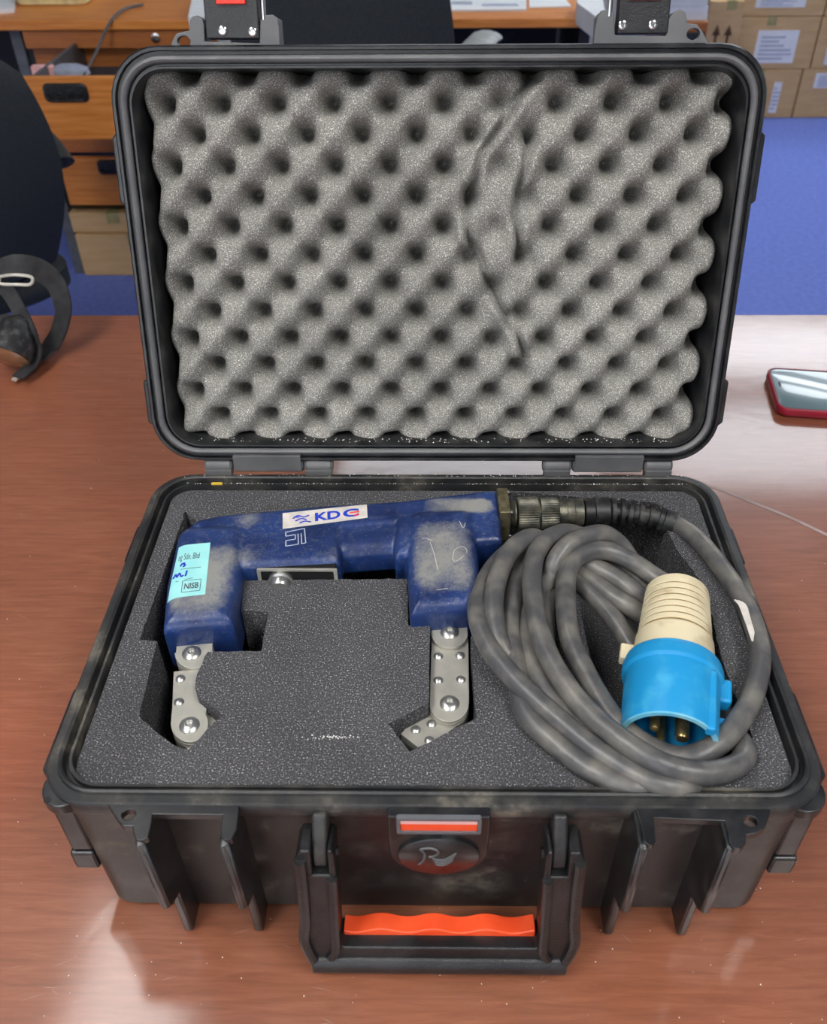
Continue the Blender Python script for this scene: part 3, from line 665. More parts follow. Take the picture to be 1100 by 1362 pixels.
# switch in the lower flank of the body
fy = uz(390, 748, ZB)[1]
sw0 = uy(345, 760, fy-.001); sw1 = uy(447, 756, fy-.001)
mb = MB().box(sw0[0], sw1[0], fy-.0035, fy+.004, .121, .139); sp = obj('switch_plate', mb, 'black', body, bevel=.0006)
mb = MB().prism(rr((sw1[0]-sw0[0])/2+.001, .0095, .001, 2), -.0010, .0006, lambda x, z, h: ((sw0[0]+sw1[0])/2+x, fy-.0035-h, .130+z), holes=[rr((sw1[0]-sw0[0])/2-.0015, .0078, .001, 2)])
obj('switch_frame', mb, 'steel', sp)
bx = uy(372, 764, fy-.006)[0]
obj('push_button', MB().lathe([(-.002, .0088), (.002, .0088), (.003, .0075), (.007, .0072), (.0085, .006), (.0088, 0)], (bx, fy-.004, .129), (0, -1, -.0), 28), 'bolt', sp)
# pole legs
LZ = .1225
def plate(mbx, poly, z1, th): mbx.prism(poly, z1-th, z1, lambda x, y, h: (x, y, h))
def stadium(c, r, top):      # rounded end centred at c, straight edges up to two px points
    pass
def bolt(name, u, v, z, r, parent):
    p = uz(u, v, z)
    obj(name, MB().lathe([(-.001, r), (.0006, r), (.0016, r*.82), (.0024, r*.5), (.0024, r*.38), (.0006, r*.36), (.0006, 0)], p, (0, 0, 1), 24), 'bolt', parent)
def rivet(u, v, z, parent, r=.0031):
    p = uz(u, v, z); obj('rivet', MB().lathe([(-.001, r), (.0003, r), (.0012, r*.75), (.0017, r*.35), (.0018, 0)], p, (0, 0, 1), 16), 'bolt', parent)
def arcpts(u, v, ru, rv, a0, a1, n=14):
    return [(u+ru*math.cos(math.radians(a0+(a1-a0)*k/n)), v+rv*math.sin(math.radians(a0+(a1-a0)*k/n))) for k in range(n+1)]
def leg(name, segs):
    e = None
    for k, (pts, z, bolts, rivs) in enumerate(segs):
        mb = MB(); pl = [up(u, v, z) for u, v in pts]
        plate(mb, pl, z, .0022)
        plate(mb, [tuple(np.array(p)*1) for p in pl], z-.0026, .0018); plate(mb, pl, z-.0050, .0085)
        o = obj('pole_leg' if k == 0 else 'leg_plate', mb, 'steel', yoke if k == 0 else e, bevel=.0003, label=name if k == 0 else None)
        if k == 0: e = o
        for u, v in bolts: bolt('bolt', u, v, z, .0060, e)
        for r_ in rivs: rivet(*r_, z, e)
leg('left jointed steel pole leg', [
    ([(236, 835), (284, 835), (282, 868)]+arcpts(257, 868, 25, 21, 0, 180)+[(234, 868)], LZ+.002, [(255, 869)], []),
    ([(231, 893), (285, 889), (283, 915), (276, 935)]+arcpts(252, 962, 25, 25, -30, 180)+[(229, 940)], LZ, [(252, 965)], [(240, 903), (238, 934), (273, 903)]),
    ([(232, 968), (282, 940), (298, 968), (252, 1002)], LZ-.006, [], [])])
leg('right jointed steel pole leg', [
    ([(574, 815), (621, 815), (622, 842)]+arcpts(598, 842, 24.5, 20, 0, 180)+[(574, 842)], LZ+.003, [(598, 841)], []),
    ([(574, 850), (623, 850), (624, 935)]+arcpts(597.5, 936, 26, 24, 0, 180)+[(571.5, 935)], LZ, [(598, 936)], [(583, 873), (612, 872), (583, 905), (613, 904)]),
    ([(533, 976), (570, 936), (607, 966), (590, 978), (561, 998)], LZ-.006, [], [(553, 971), (574, 963), (571, 985)])])

# ------------------------------------------------------------------ power cord with connector and plug
cordo = empty('power_cord', uz(800, 900, FZ), 'grey power cord coiled beside the blue tool, ending in a blue and ivory plug', 'cord')
CZ = .1330
c0 = uz(667, 684, CZ); c1 = uz(812, 681, CZ)
ax = (c1-c0); Lc = np.linalg.norm(ax); ax /= Lc
flg = MB().box(-.003, .0050, -.0140, .0140, -.0140, .0140, lambda a, b_, c: tuple(c0+ax*a+np.array([-ax[1], ax[0], 0])*b_+np.array([0, 0, 1])*c))
fo = obj('socket_flange', flg, 'dullbrass', yoke, bevel=.0008, label='dull brass square socket flange')
for sy in (-1, 1):
    for sz_ in (-1, 1): obj('screw', MB().lathe([(0, .002), (.0015, .002), (.002, .001), (.002, 0)], c0+ax*.005+np.array([-ax[1], ax[0], 0])*sy*.0115+np.array([0, 0, sz_*.0115]), ax, 14), 'chrome', fo)
pr = [(0.003, .0100), (.0042, .0100)]
for k in range(5): pr += [(.0045+k*.0011, .0102), (.0050+k*.0011, .0094)]
obj('threaded_barrel', MB().lathe(pr+[(.0105, .0095)], c0, ax, 32), 'dull', yoke)
def knurl(a, b_, r, m, name, n=44, dd=.0006):
    mb = MB(); u = np.array([0, 0, 1.]); v = np.cross(ax, u); R = []
    for d, k in ((a, .94), (a+.001, 1), (b_-.001, 1), (b_, .94)):
        R.append([c0+ax*d+(r*k+(dd if j % 2 else 0))*(math.cos(math.pi*j/n)*u+math.sin(math.pi*j/n)*v) for j in range(2*n)])
    mb.rings(R); return obj(name, mb, m, cordo, smooth=30)
sL = Lc/145.
def at_(p): return (p-667)*sL
knurl(at_(688), at_(716), .0120, 'dull', 'coupling_nut'); knurl(at_(718), at_(742), .0112, 'dull', 'coupling_nut', 40)
obj('connector_shell', MB().lathe([(at_(716), .0095), (at_(741), .0098), (at_(742), .0106), (at_(752), .0106), (at_(753), .0100), (at_(762), .0103), (at_(763), .0108), (at_(774), .0108), (at_(775), .009)], c0, ax, 32), 'dull', cordo)
obj('back_nut', MB().lathe([(at_(776), .0088), (at_(777), .0098), (at_(789), .0098), (at_(790), .0112), (at_(808), .0112), (at_(811), .0100), (at_(812), .008)], c0, ax, 24), 'blackpl', cordo)
sr = [c1-ax*.002, uz(830, 682, CZ), uz(850, 685, CZ), uz(872, 689, CZ-.001), uz(896, 697, CZ-.003)]
mb = MB().tube(sr, .0072, 16, 6)
SP = catmull(sr, 10)
for k in range(3, len(SP)-1, 6):
    t_ = SP[k+1]-SP[k-1]; t_ /= np.linalg.norm(t_); rr_k = .0112-.0028*k/len(SP)
    mb.lathe([(-.0018, .007), (-.0015, rr_k), (.0015, rr_k), (.0018, .007)], SP[k], t_, 20)
t_ = SP[-1]-SP[-3]; t_ /= np.linalg.norm(t_); mb.lathe([(-.008, .0075), (-.0075, .0088), (-.0005, .0090), (0, .007)], SP[-1], t_, 20)
obj('strain_relief', mb, 'blackpl', cordo)
def Z(u, v, z): return uz(620+u/2.558, 620+v/2.558, z)
rc_ = .0066; b0 = FZ+rc_; b1 = b0+.010; b2 = b0+.0165; lowz = FZ-.012
S1 = [Z(670, 180, CZ-.003), Z(700, 190, CZ-.003), Z(780, 243, b0-.002), Z(860, 335, b0-.001), Z(925, 430, b0), Z(975, 530, b0+.001), Z(1000, 640, b0+.002), Z(982, 760, b0+.003), Z(940, 850, b0+.004), Z(880, 925, b0+.004), Z(800, 978, b0+.002), Z(720, 992, b0-.001), Z(640, 965, b0-.004), Z(560, 915, b0-.002), Z(480, 830, b0), Z(405, 700, b0+.003), Z(352, 580, b0+.006), Z(338, 440, b0+.009), Z(350, 345, b0+.011), Z(400, 296, b0+.012), Z(480, 288, b0+.010), Z(560, 322, b0+.006), Z(640, 375, b0+.002), Z(700, 415, b0+.001), Z(720, 450, .134)]
S2 = [Z(850, 700, lowz), Z(880, 830, lowz), Z(905, 900, b0-.008), Z(945, 960, b0-.004), Z(938, 1005, b0), Z(880, 1035, b0+.002), Z(800, 1043, b0+.004), Z(720, 1030, b0+.006), Z(640, 1000, b0+.009), Z(520, 925, b1), Z(400, 820, b1), Z(310, 700, b1+.001), Z(255, 580, b1+.003), Z(228, 450, b2-.002), Z(228, 330, b2), Z(262, 260, b2), Z(320, 230, b2-.001), Z(370, 232, b1), Z(430, 262, b0+.002), Z(520, 330, b0-.004), Z(590, 390, b0-.010), Z(640, 460, lowz)]
S3 = [Z(850, 1055, b0-.014), Z(800, 1078, b0-.010), Z(750, 1088, b0-.003), Z(690, 1088, b0), Z(600, 1060, b0+.001), Z(450, 970, b0+.002), Z(300, 850, b0+.004), Z(160, 720, b0+.007), Z(75, 610, b0+.009), Z(38, 500, b0+.010), Z(55, 420, b0+.008), Z(90, 350, b0+.004), Z(150, 290, b0-.001), Z(230, 250, b0-.003), Z(330, 280, b0-.005), Z(400, 325, b0+.001), Z(490, 370, b0), Z(570, 425, b0-.003), Z(620, 470, b0-.010), Z(660, 540, lowz)]
S4 = [Z(680, 1080, b0-.010), Z(610, 1092, b0-.004), Z(540, 1085, b0-.003), Z(420, 1030, b0-.002), Z(300, 940, b0-.001), Z(205, 845, b0), Z(180, 740, b0), Z(170, 680, b0+.003), Z(150, 560, b0+.003), Z(165, 430, b0+.003), Z(200, 330, b0+.003), Z(235, 270, b0)]
S5 = [Z(160, 680, b0), Z(110, 590, b0+.008), Z(93, 480, b0+.014), Z(110, 370, b0+.017), Z(150, 290, b0+.018), Z(200, 250, b0+.018), Z(240, 246, b0+.014), Z(300, 290, b0+.002), Z(380, 350, b0-.003), Z(480, 430, b0-.004), Z(560, 480, b0-.006), Z(620, 520, b0-.012)]
S6 = [Z(440, 930, b0), Z(330, 840, b0), Z(255, 740, b0+.001), Z(215, 640, b0+.001), Z(215, 520, b0+.002), Z(250, 430, b0+.003), Z(285, 380, b0+.005), Z(300, 330, b0+.012), Z(345, 270, b0+.018), Z(410, 238, b0+.018), Z(470, 232, b0+.014), Z(520, 265, b0+.004), Z(560, 320, b0-.004), Z(610, 400, b0-.012)]
S7 = [Z(270, 600, b0-.002), Z(268, 480, b0-.002), Z(300, 400, b0-.003), Z(350, 375, b0-.006), Z(400, 410, b0-.007), Z(470, 480, b0-.009), Z(530, 560, b0-.012), Z(580, 640, lowz)]
mb = MB()
for S in (S1, S2, S3, S4, S5, S6, S7): mb.tube(S, rc_, 16, 6)
cab = obj('cord', mb, 'cord', cordo, smooth=180)
# pale scraped streak on the outer bend
sc_ = MB(); A = catmull([Z(905, 478, b0+.0), Z(935, 500, b0), Z(958, 560, b0), Z(966, 620, b0+.0015)], 6)
for p in A: p[2] += .0066
sc_.tube(A, lambda t: .0005+.0026*math.sin(math.pi*t), 8, 0, flat=(.12, 1)); obj('scuff', sc_, 'label_white', cab, label='white scraped streak')
# plug
pa = uz(901, 786, .1455); pb = uz(889, 985, .1375)
pax = pb-pa; PL = np.linalg.norm(pax); pax /= PL
prof = [(0, .006), (.0005, .0175), (.003, .0198)]
for k in range(7):
    d = .006+k*.0052; r = .0203+.00035*k*1.0
    prof += [(d, r), (d+.0032, r+.0002), (d+.0038, r-.0007), (d+.0046, r-.0007)]
prof += [(.044, .0236), (PL*.56, .0250), (PL*.585, .0250), (PL*.585, .004)]
plug = obj('plug_grip', MB().lathe(prof, pa, pax, 48), 'ivory', cordo, smooth=28, label='ivory ribbed plug grip, browned with dirt')
Ro = .0268; d0 = PL*.55
col_ = obj('plug_collar', MB().lathe([(d0, .0235), (d0+.0002, .0285), (d0+.004, .0296), (d0+.010, .0296), (d0+.0115, .0278), (PL-.001, Ro+.0003), (PL, Ro), (PL, Ro-.0022), (PL-.0008, Ro-.0026), (PL-.037, Ro-.0036), (PL-.0375, 0.001)], pa, pax, 56), 'blue_pl', cordo, smooth=35, label='bright blue plug collar')
pu = np.array([0, 0, 1.])-pax*pax[2]; pu /= np.linalg.norm(pu); pv = np.cross(pax, pu)   # pv points to -x or +x
if pv[0] < 0: pv = -pv
def PW(a, b_, c): return tuple(pa+pax*a+pv*b_+pu*c)    # along, right, up
obj('pale_rim', MB().rings([[tuple(pa+pax*a+r*(math.cos(t)*pu+math.sin(t)*pv)) for t in [2*math.pi*k/56 for k in range(56)]] for a, r in ((PL-.0015, Ro+.0003), (PL+.0003, Ro+.0002), (PL+.0003, Ro-.0024), (PL-.0015, Ro-.0026))], closed=True), 'blue_pale', col_, label='pale rim of the collar')  # paler blue ring over the front edge of the collar
obj('side_tab', MB().box(d0+.006, d0+.022, .024, .0335, -.004, .007, PW), 'blue_pl', col_, bevel=.002)
obj('keyway', MB().box(d0+.012, PL+.001, .0170, .0225, .0135, .0205, PW), 'blue_pl', col_, bevel=.0015)
obj('latch_hook', MB().box(PL-.020, PL-.005, .0255, .0310, -.006, .0035, PW), 'blue_pl', col_, bevel=.0015)
for k in range(7):
    d = .006+k*.0052; r = .0203+.00035*k
    obj('groove', MB().lathe([(d+.0037, r-.0004), (d+.0040, r-.00025), (d+.0046, r-.00025), (d+.0049, r-.0004)], pa, pax, 48), 'grime', plug, label='brown dirt in grip groove')
obj('side_tab', MB().box(PL*.46, PL*.56, -.0320, -.0235, -.005, .003, PW), 'ivory', plug, bevel=.0012)
for b_, c, r, e_ in ((-.0085, .0035, .0030, .010), (.0075, -.001, .0040, .009), (-.003, -.0125, .0028, .008)):
    obj('pin', MB().lathe([(0, r), (.0325, r), (.034, r*.8), (.0345, 0)], PW(PL-.0372+.0, b_, c), pax, 20), 'brass', col_)

# ------------------------------------------------------------------ phone
def quad_frame(p0, p1, p3): return np.array(p0), np.array(p1)-np.array(p0), np.array(p3)-np.array(p0)
tl = uz(1019, 487, .012); bl_ = uz(1036, 543, .012)
ev = bl_-tl; ev[2] = 0; pw = .073; ev /= np.linalg.norm(ev); eu = np.array([-ev[1], ev[0], 0]); pl_ = .148
if eu[0] < 0: eu = -eu
pc = (tl+bl_)/2+eu*pl_/2; pc[2] = 0
half_w = np.linalg.norm((bl_-tl)[:2])/2
phone = empty('smartphone', pc, 'smartphone in crimson case lying on the table right of the case', 'phone')
def PH(x, y, z): return tuple(pc+eu*x-ev*y+np.array([0, 0, z]))
hw_ = max(.036, half_w)
R = [[PH(x, y, z) for x, y in rr(pl_/2-i, hw_-i, .012-i*.5, 8)] for i, z in ((.003, .0), (.0005, .002), (0, .006), (.0004, .0105), (.001, .0115), (.0022, .0115), (.0024, .010))]
obj('phone_case', MB().rings(R), 'crimson', phone, smooth=60)
scn = obj('screen', MB().rings([[PH(x, y, z) for x, y in rr(pl_/2-.0026-i, hw_-.0026-i, .010, 8)] for i, z in ((0, .0095), (0, .0108), (.0006, .0111))]), 'screen', phone)
obj('bezel', MB().rings([[PH(x, y, z) for x, y in rr(pl_/2-i, hw_-i, .010, 8)] for i, z in ((.0025, .0098), (.0025, .0112), (.0034, .0113), (.0034, .0098))], closed=True), 'black', phone)
cp = uz(1037, 511, .0112)
obj('camera_cutout', MB().rings([[tuple(cp+eu*x-ev*y+np.array([0, 0, z])) for x, y in rr(.0014, .0045, .0013, 5)] for z in (0, .0003)]), 'black', scn)

# ------------------------------------------------------------------ strapped headgear on the table, left
gp = uz(20, 500, 0)
gear = empty('headgear', (gp[0], gp[1], 0), 'black webbing headgear with buckle and round amber lens at the left edge of the table', 'headgear')
def S_(u, v, z): return uz(u, v, z)
def ribbon(pts, w_, th=.0022, sm=8):      # webbing: width vertical-ish
    P_ = catmull(pts, sm); mb = MB(); R = []
    for i, p in enumerate(P_):
        t_ = P_[min(i+1, len(P_)-1)]-P_[max(0, i-1)]; t_ /= np.linalg.norm(t_)
        ww = np.cross(t_, np.array([-.35, -.6, .7])); ww /= np.linalg.norm(ww); nn = np.cross(t_, ww)
        R.append([p+ww*w_/2*a+nn*th/2*b_ for a, b_ in ((-1, -1), (1, -1), (1, 1), (-1, 1))])
    return mb.rings(R)
obj('strap', ribbon([S_(-10, 362, .10), S_(20, 352, .11), S_(50, 358, .10), S_(74, 378, .08), S_(84, 410, .055), S_(78, 440, .03), S_(66, 462, .012), S_(50, 480, .010)], .026), 'webbing', gear, label='wide looped black strap')
obj('strap', ribbon([S_(-12, 372, .085), S_(8, 385, .08), S_(24, 410, .065), S_(38, 438, .05), S_(47, 460, .03), S_(44, 482, .016), S_(24, 502, .010)], .018), 'webbing', gear)
obj('strap', ribbon([S_(-12, 430, .03), S_(10, 425, .05), S_(30, 435, .05), S_(46, 450, .035)], .014), 'webbing', gear)
hx = S_(14, 468, .03); hax = np.array([-.15, -.75, -.45])
cup = obj('housing', MB().lathe([(-.045, .010), (-.035, .020), (-.012, .026), (.006, .027), (.008, .025)], hx, hax, 32), 'blackpl', gear)
obj('lens', MB().lathe([(.004, .0245), (.008, .0235), (.011, .018), (.012, 0)], hx, hax, 32), 'amber', gear, label='round amber lens')
bk = S_(22, 372, .108)
mb = MB().tube([bk+np.array(p) for p in ((-.018, 0, .004), (.0, .0, .006), (.018, 0, .003), (.016, -.004, -.004), (0, -.004, -.004), (-.018, -.004, -.003), (-.018, 0, .004))], .002, 8, 4)
obj('buckle', mb, 'steel', gear)
mb = MB().tube([S_(30, 478, .012), S_(36, 484, .010), S_(28, 496, .008), S_(18, 506, .006)], .0035, 8, 5, flat=(.5, 1)); obj('clip', mb, 'steel', gear)

# ------------------------------------------------------------------ background desk with drawers
DY = 2.3
def dz(u, v, y=DY): return uy(u, v, y)[2]
def dx(u, v, y=DY): return uy(u, v, y)[0]
dtop = dz(200, 27); dbot = dz(200, 40)
desk = empty('office_desk', (-.3, DY+.3, FLOOR), 'orange wood office desk with drawers behind the lid', 'desk')
xr = dx(790, 30)+.02
obj('desktop', MB().box(-1.95, xr-.0, DY, DY+.75, dbot, dtop), 'orangewood', desk, bevel=.003)
xl = dx(29, 55); xe = dx(262, 50)
obj('side_panel', MB().box(xl-.05, xl-.02, DY+.05, DY+.7, FLOOR, dbot), 'grey', desk)
obj('side_panel', MB().box(xr-.05, xr-.02, DY+.05, DY+.7, FLOOR, dbot), 'dark', desk)
obj('modesty_panel', MB().box(xe+.01, xr-.06, DY+.5, DY+.52, FLOOR+.1, dbot), 'dark', desk)
ap = obj('apron_drawer', MB().box(xl, xe+.05, DY+.015, DY+.05, dz(29, 65, DY+.015), dbot-.003), 'orangewood2', desk, bevel=.002)
lk = uy(207, 50, DY+.012); obj('lock', MB().lathe([(0, .012), (.004, .012), (.005, .009), (.005, 0)], lk, (0, -1, 0), 20), 'chrome', ap)
z1 = dz(100, 66)
cabz = dz(84, 275)
obj('pedestal', MB().box(xl-.015, xl, DY+.06, DY+.6, cabz-.02, z1).box(xe, xe+.015, DY+.06, DY+.6, cabz-.02, z1).box(xl, xe, DY+.585, DY+.6, cabz, z1), 'dark', desk)
# open drawer
oy = 1.93
zt_ = uy(25, 103, oy)[2]; zb_ = uy(56, 186, oy)[2]; xa = uy(25, 103, oy)[0]; xb = xa+(xe-xl)
dr = obj('drawer', MB().box(xa, xb, oy, oy+.018, zb_, zt_), 'orangewood', desk, bevel=.002, label='open orange drawer')
obj('drawer_box', MB().box(xa+.01, xa+.02, oy+.018, DY+.3, zb_+.03, zt_-.01).box(xb-.02, xb-.01, oy+.018, DY+.3, zb_+.03, zt_-.01).box(xa+.01, xb-.01, oy+.018, DY+.3, zb_+.02, zb_+.03), 'grey', dr)
def pull(u, v, y, w_, h_, parent):
    p = uy(u, v, y)
    R = [[(p[0]+a, p[1]-d, p[2]+b_) for a, b_ in rr(w_-i, h_-i, h_*.6, 5)] for i, d in ((0, -.001), (0, .004), (.003, .007), (.008, .007), (.010, .001))]
    obj('handle', MB().rings(R).box(p[0]-w_*.85, p[0]+w_*.85, p[1]-.010, p[1]-.004, p[2]-.002, p[2]+h_*.8), 'blackpl', parent, smooth=40)
obj('modesty_panel', MB().box(-1.95, xl-.05, DY+.5, DY+.52, FLOOR+.02, dbot), 'dark', desk)
pull(88, 123, oy, .055, .022, dr)
cy_ = DY+.03
d2 = obj('drawer', MB().box(xl, xe, cy_+.03, cy_+.05, dz(84, 207, cy_), z1-.01), 'orangewood2', desk)
z2t = dz(70, 210, cy_); z2b = dz(84, 273, cy_)
d3 = obj('drawer', MB().box(xl, xe, cy_, cy_+.02, z2b, z2t), 'orangewood', desk, bevel=.002, label='closed orange bottom drawer')
pull(152, 222, cy_, .050, .022, d3)
# things in the drawer and on the desk
p = uy(58, 98, 2.02); p[2] = zb_+.03
zi = zb_+.0305
e1_ = uz(58, 96, zt_-.02); ey = min(e1_[1], 2.2)
def onp(u, v, z): return uz(u, v, z)
pe = onp(58, 95, zt_-.025)
setp(obj('stack_of_papers', MB().box(xa+.03, xb-.03, oy+.03, oy+.28, zi, zt_-.045), 'dark', None), 'dark tray filling the open drawer', 'tray')
er = setp(obj('eraser', MB().box(pe[0]-.028, pe[0]+.028, pe[1]-.012, pe[1]+.012, zt_-.045, zt_-.010), 'pink', None, bevel=.003), 'small pink block in the open drawer', 'eraser')
pm = onp(93, 95, zt_-.03)
R = [[(pm[0]+a*k, pm[1]+b_*k, z) for a, b_ in rr(.052, .028, .026, 6)] for k, z in ((.9, zt_-.0448), (1, zt_-.035), (.9, zt_-.022), (.55, zt_-.014), (.1, zt_-.011))]
setp(obj('computer_mouse', MB().rings(R), 'mouse', None), 'pale grey blue mouse lying in the open drawer', 'mouse')
mb = MB(); cpts = [uy(190, 5, DY+.05), uy(165, 12, DY+.02), uy(148, 26, DY-.02), uy(138, 45, DY-.03), uy(130, 65, DY-.06), uy(120, 85, DY-.12), onp(112, 99, zt_-.03)]
cpts[0] = onp(190, 6, dtop+.005); cpts[1] = onp(168, 11, dtop+.006); cpts[2] = onp(152, 22, dtop+.008)
setp(obj('cable', mb.tube(cpts, .0035, 8, 6), 'grey', None), 'thin grey cable drooping from desk into open drawer', 'cable')
a_ = onp(22, 8, dtop); b__ = onp(115, 7, dtop)
tr = obj('tray', MB().rings([[(x+(a_[0]+b__[0])/2, y+a_[1]+.10, z) for x, y in rr((b__[0]-a_[0])/2+i, .10+i, .02, 5)] for i, z in ((-.004, dtop+.0005), (0, dtop+.004), (.003, dtop+.03), (.001, dtop+.03), (-.006, dtop+.006))]), 'cream', None)
setp(tr, 'cream coloured tray on the left of the desk', 'tray')
def papers(pts, z, th, label, nm='papers', m='paper', marks=()):
    pl = [up(u, v, z+th) for u, v in pts]
    o = obj(nm, MB().prism(pl, z+.0004, z+th, lambda x, y, h: (x, y, h)), m, None); setp(o, label, 'papers')
    for k, (q_, mm) in enumerate(marks): obj('print', MB().prism([up(u, v, z+th) for u, v in q_], z+th, z+th+.0006, lambda x, y, h: (x, y, h)), mm, o)
    return o
papers([(-10, 14), (18, 12), (22, -10), (-10, -12)], dtop, .01, 'white paper sheets at the left edge of the desk')
papers([(250, 22), (275, 22), (279, -12), (258, -14)], dtop, .03, 'upright white document pile left of the chair back')
papers([(579, 13), (700, 12), (700, -14), (577, -14)], dtop, .006, 'white printed sheets on the desk right of the chair', marks=[([(600, 6), (628, 6), (628, 2), (600, 2)], 'mouse'), ([(640, 8), (690, 8), (688, 5), (642, 5)], 'mouse')])
papers([(704, 9), (760, 8), (742, -14), (704, -14)], dtop, .004, 'white sheet near the right end of the desk')
mg = papers([(768, 4), (798, 26), (806, 24), (800, -14), (768, -14)], dtop, .05, 'white plastic sleeve of papers at the right end of the desk')

# ------------------------------------------------------------------ side rack with paper stack, right of the desk
rk = empty('low_cabinet', (1.05, 3.0, FLOOR), 'small brown cabinet under the white paper stack', 'cabinet')
ry_ = 3.0
rz = uy(915, 29, ry_)[2]; ra = uy(885, 29, ry_)[0]; rb = uy(943, 29, ry_)[0]
obj('body', MB().box(ra, rb, ry_, ry_+.3, FLOOR, rz), 'orangewood2', rk, bevel=.004)
obj('door', MB().box(ra+.01, rb-.01, ry_-.016, ry_, FLOOR+.05, rz-.03), 'dark', rk, bevel=.003)
for k in range(7):
    o = obj('paper_bundle', MB().box(ra+random.uniform(.0, .012), rb-random.uniform(0, .012), ry_+.01+random.uniform(0, .01), ry_+.28, rz+k*.022+.0005, rz+k*.022+.0215), 'paper', None)
    setp(o, 'white paper bundle on the low brown cabinet, '+['lowest', 'second from the bottom', 'third from the bottom', 'middle one', 'third from the top', 'second from the top', 'topmost'][k]+' of the stack', 'papers', 'paper bundles stacked on the low cabinet')

# ------------------------------------------------------------------ cartons
def carton(x0, x1, y0, y1, z0, z1, label, lab=None, arrows=False, grp='brown cartons stacked at the far right'):
    c = empty('carton', ((x0+x1)/2, y0, z0), label, 'carton', grp)
    obj('box', MB().box(x0, x1, y0, y1, z0+.001, z1-.001), 'carton', c, bevel=.004)
    obj('tape', MB().box((x0+x1)/2-.001, (x0+x1)/2+.04, y0-.0012, y1, z1-.0008, z1+.0003).box((x0+x1)/2-.001, (x0+x1)/2+.04, y0-.0012, y0, z1-.035, z1), 'tape', c)
    if lab:
        a, b_, e, f = lab
        l_ = obj('shipping_label', MB().box(a, b_, y0-.0022, y0-.0008, e, f), 'paper', c)
        mb = MB(); hh = f-e
        for k in range(6): mb.box(a+.1*(b_-a), a+(b_-a)*random.uniform(.5, .92), y0-.0034, y0-.0021, e+hh*(.12+.13*k), e+hh*(.17+.13*k))
        obj('print', mb, 'mouse', l_)
    if arrows:
        mb = MB()
        for k in (0, 1):
            ax_ = x0+(x1-x0)*(.32+.35*k); zc = z0+(z1-z0)*.35; s_ = (z1-z0)*.35
            mb.box(ax_-.005, ax_+.005, y0-.0022, y0-.001, zc, zc+s_*.7)
            mb.prism([(ax_-.018, zc+s_*.6), (ax_+.018, zc+s_*.6), (ax_, zc+s_)], y0-.0022, y0-.001, lambda x, z, h: (x, h, z))
        mb.box(x0+(x1-x0)*.2, x0+(x1-x0)*.8, y0-.0022, y0-.001, z0+(z1-z0)*.25, z0+(z1-z0)*.28)
        obj('arrow_print', mb, 'brownink', c)
    return c
cy0 = 3.98
ze = [FLOOR, uy(1050, 92, cy0)[2], uy(1050, 22, cy0)[2]]; ze.append(ze[2]+.22)
xq = uy(1053, 156, cy0)[0]; xm = xq-.42; xr_ = xq+.42; xq2 = uy(1077, 92, cy0)[0]
def LB(u0, u1, v0, v1): a = uy(u0, v1, cy0); b_ = uy(u1, v0, cy0); return (a[0], b_[0], a[2], b_[2])
carton(xm, xq-.003, cy0, cy0+.35, ze[0], ze[1], 'bottom brown carton beside the lid, with a white label', LB(1021, 1041, 109, 150))
carton(xq+.003, xr_, cy0, cy0+.35, ze[0], ze[1], 'bottom brown carton at the right edge of the photo', LB(1081, 1130, 97, 117))
carton(xq2-.47, xq2-.003, cy0, cy0+.35, ze[1], ze[2], 'middle brown carton with large white label', LB(1000, 1064, 40, 84))
carton(xq2+.003, xq2+.45, cy0, cy0+.35, ze[1], ze[2], 'middle brown carton at the right edge of the photo', LB(1095, 1140, 50, 86))
carton(xq2-.45, xq2+.0, cy0, cy0+.35, ze[2], ze[3], 'topmost brown carton with white label, above the large labelled one', LB(1004, 1075, -10, 10))
carton(xq2+.006, xq2+.45, cy0, cy0+.35, ze[2], ze[3], 'topmost brown carton at the right edge of the photo')
ya = 3.75; q5 = uy(942, 58, ya); q6 = uy(975, 8, ya)
carton(q5[0]-.02, uy(984, 40, ya)[0], ya, ya+.2, FLOOR+.0, FLOOR+.24, 'brown carton under the arrow printed one', grp='small cartons left of the labelled cartons')
carton(q5[0]-.02, uy(984, 40, ya)[0], ya, ya+.2, FLOOR+.24, q6[2]+.02, 'brown carton printed with two dark arrows', arrows=True, grp='small cartons left of the labelled cartons')
# cartons below the desk drawers
yb = 2.33
ga, gb = uy(98, 295, yb), uy(113, 366, yb)
carton(gb[0], gb[0]+.34, yb, yb+.22, FLOOR, uy(100, 312, yb)[2], 'larger brown carton under the desk drawers', grp='cartons under the desk')
carton(gb[0]-.005, gb[0]+.235, yb+.01, yb+.2, uy(100, 312, yb)[2], uy(100, 297, yb)[2]+.03, 'flat brown carton on the larger one under the desk', grp='cartons under the desk')

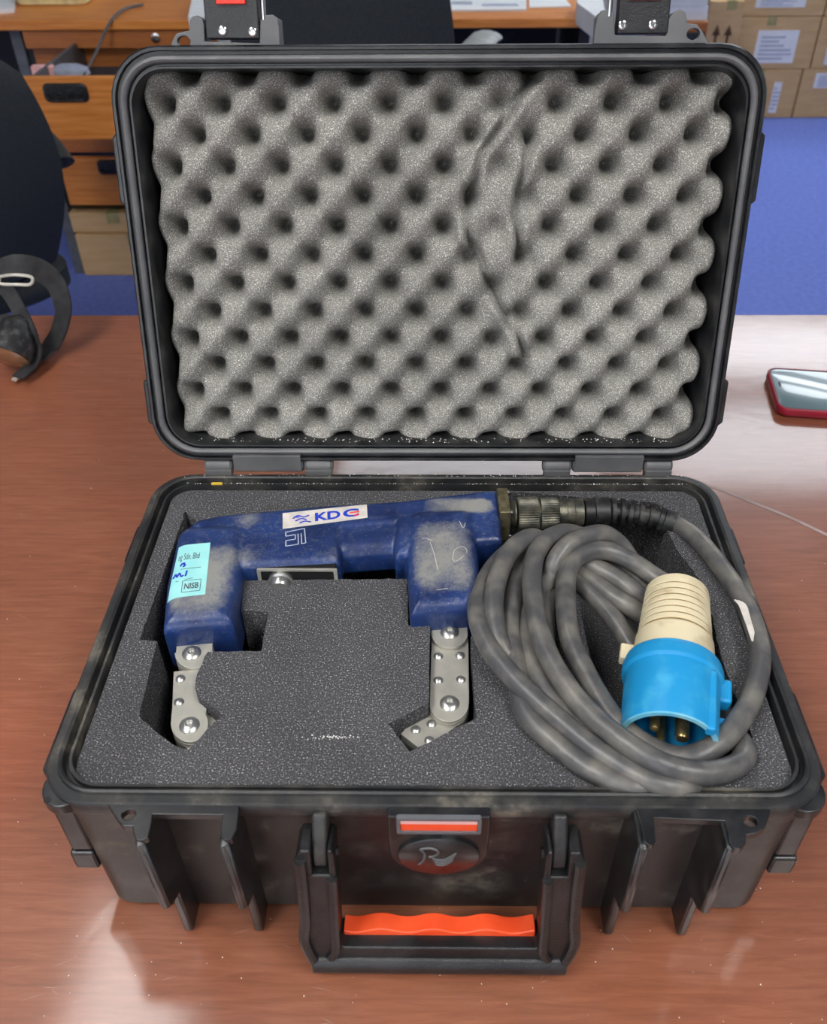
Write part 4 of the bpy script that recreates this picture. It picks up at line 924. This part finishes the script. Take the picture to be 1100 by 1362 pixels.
# ------------------------------------------------------------------ chairs
def chair(loc, rz, label, w_=.24, top=.62, grey=False, az=.0):
    c = empty('office_chair', loc, label, 'chair')
    cs, sn = math.cos(rz), math.sin(rz)
    def T(x, y, z): return (loc[0]+cs*x-sn*y, loc[1]+sn*x+cs*y, loc[2]+z)
    # backrest: curved panel, back towards -y
    R = []
    for k in range(15):
        a = k/14; z = .50+a*top; ww = w_*(.80+.24*math.sin(math.pi*min(1, a*.9+.1)))*(1 if a < .85 else math.sqrt(max(.05, 1-((a-.85)/.17)**2)))
        yb_ = -.26-.05*math.sin(a*2.2)-.05*a
        ring = []
        for j in range(17):
            b_ = -1+2*j/16; ring.append(T(ww*b_, yb_+.06*b_*b_-.012, z))
        for j in range(17):
            b_ = 1-2*j/16; ring.append(T(ww*b_, yb_+.06*b_*b_+.022*(1-b_**6), z))
        R.append(ring)
    obj('backrest', MB().rings(R), 'fabric', c, smooth=60)
    obj('back_post', MB().tube([T(0, -.02, .42), T(0, -.22, .44), T(0, -.30, .55), T(0, -.335, .8)], .022, 10, 5, flat=(.6, 1.6)), 'blackpl', c)
    R = [[T(x, y, z) for x, y in rr(.25-i, .24-i, .08, 6)] for i, z in ((.03, .42), (0, .44), (0, .48), (.03, .50), (.10, .505))]
    obj('seat', MB().rings(R), 'fabric', c, smooth=60)
    for s in (-1, 1):
        a = obj('armrest', MB().tube([T(s*(.29-az*.4), -.10-.07*(az == 0), .675+az*.35), T(s*(.30-az*.4), -.05, .70+az*.85), T(s*(.30+az*.05), .08, .70+az), T(s*(.29+az*.35), .16, .69+az)], .022, 12, 5, flat=(.6, 1.6)), 'armgrey' if grey else 'blackpl', c)
        obj('armrest_bracket', MB().tube([T(s*.20, 0, .43), T(s*(.30-az*.4), .04, .46), T(s*(.30-az*.4), .04, .69+az)], .014, 10, 5), 'blackpl', a)
    obj('gas_column', MB().lathe([(.06, .03), (.25, .03), (.25, .02), (.43, .02)], T(0, 0, 0), (0, 0, 1), 20), 'grey', c)
    for k in range(5):
        an = k*2*math.pi/5+.3; l_ = obj('base_leg', MB().tube([T(0, 0, .10), T(.15*math.cos(an), .15*math.sin(an), .09), T(.29*math.cos(an), .29*math.sin(an), .065)], .018, 8, 3), 'blackpl', c)
        p_ = T(.29*math.cos(an), .29*math.sin(an), .028); obj('caster', MB().lathe([(-.018, .024), (-.016, .028), (.016, .028), (.018, .024)], p_, (cs, sn, 0), 16), 'blackpl', l_)
    return c
pcx = uy(452, 40, 1.55)[0]
chair((pcx, 1.88, FLOOR), 0.0, 'black fabric office chair behind the lid, back towards the case', w_=.225, grey=True, az=.09)
chair((-1.11, 1.38, FLOOR), .72, 'black office chair at the left edge, beyond the table', w_=.25, top=.45)
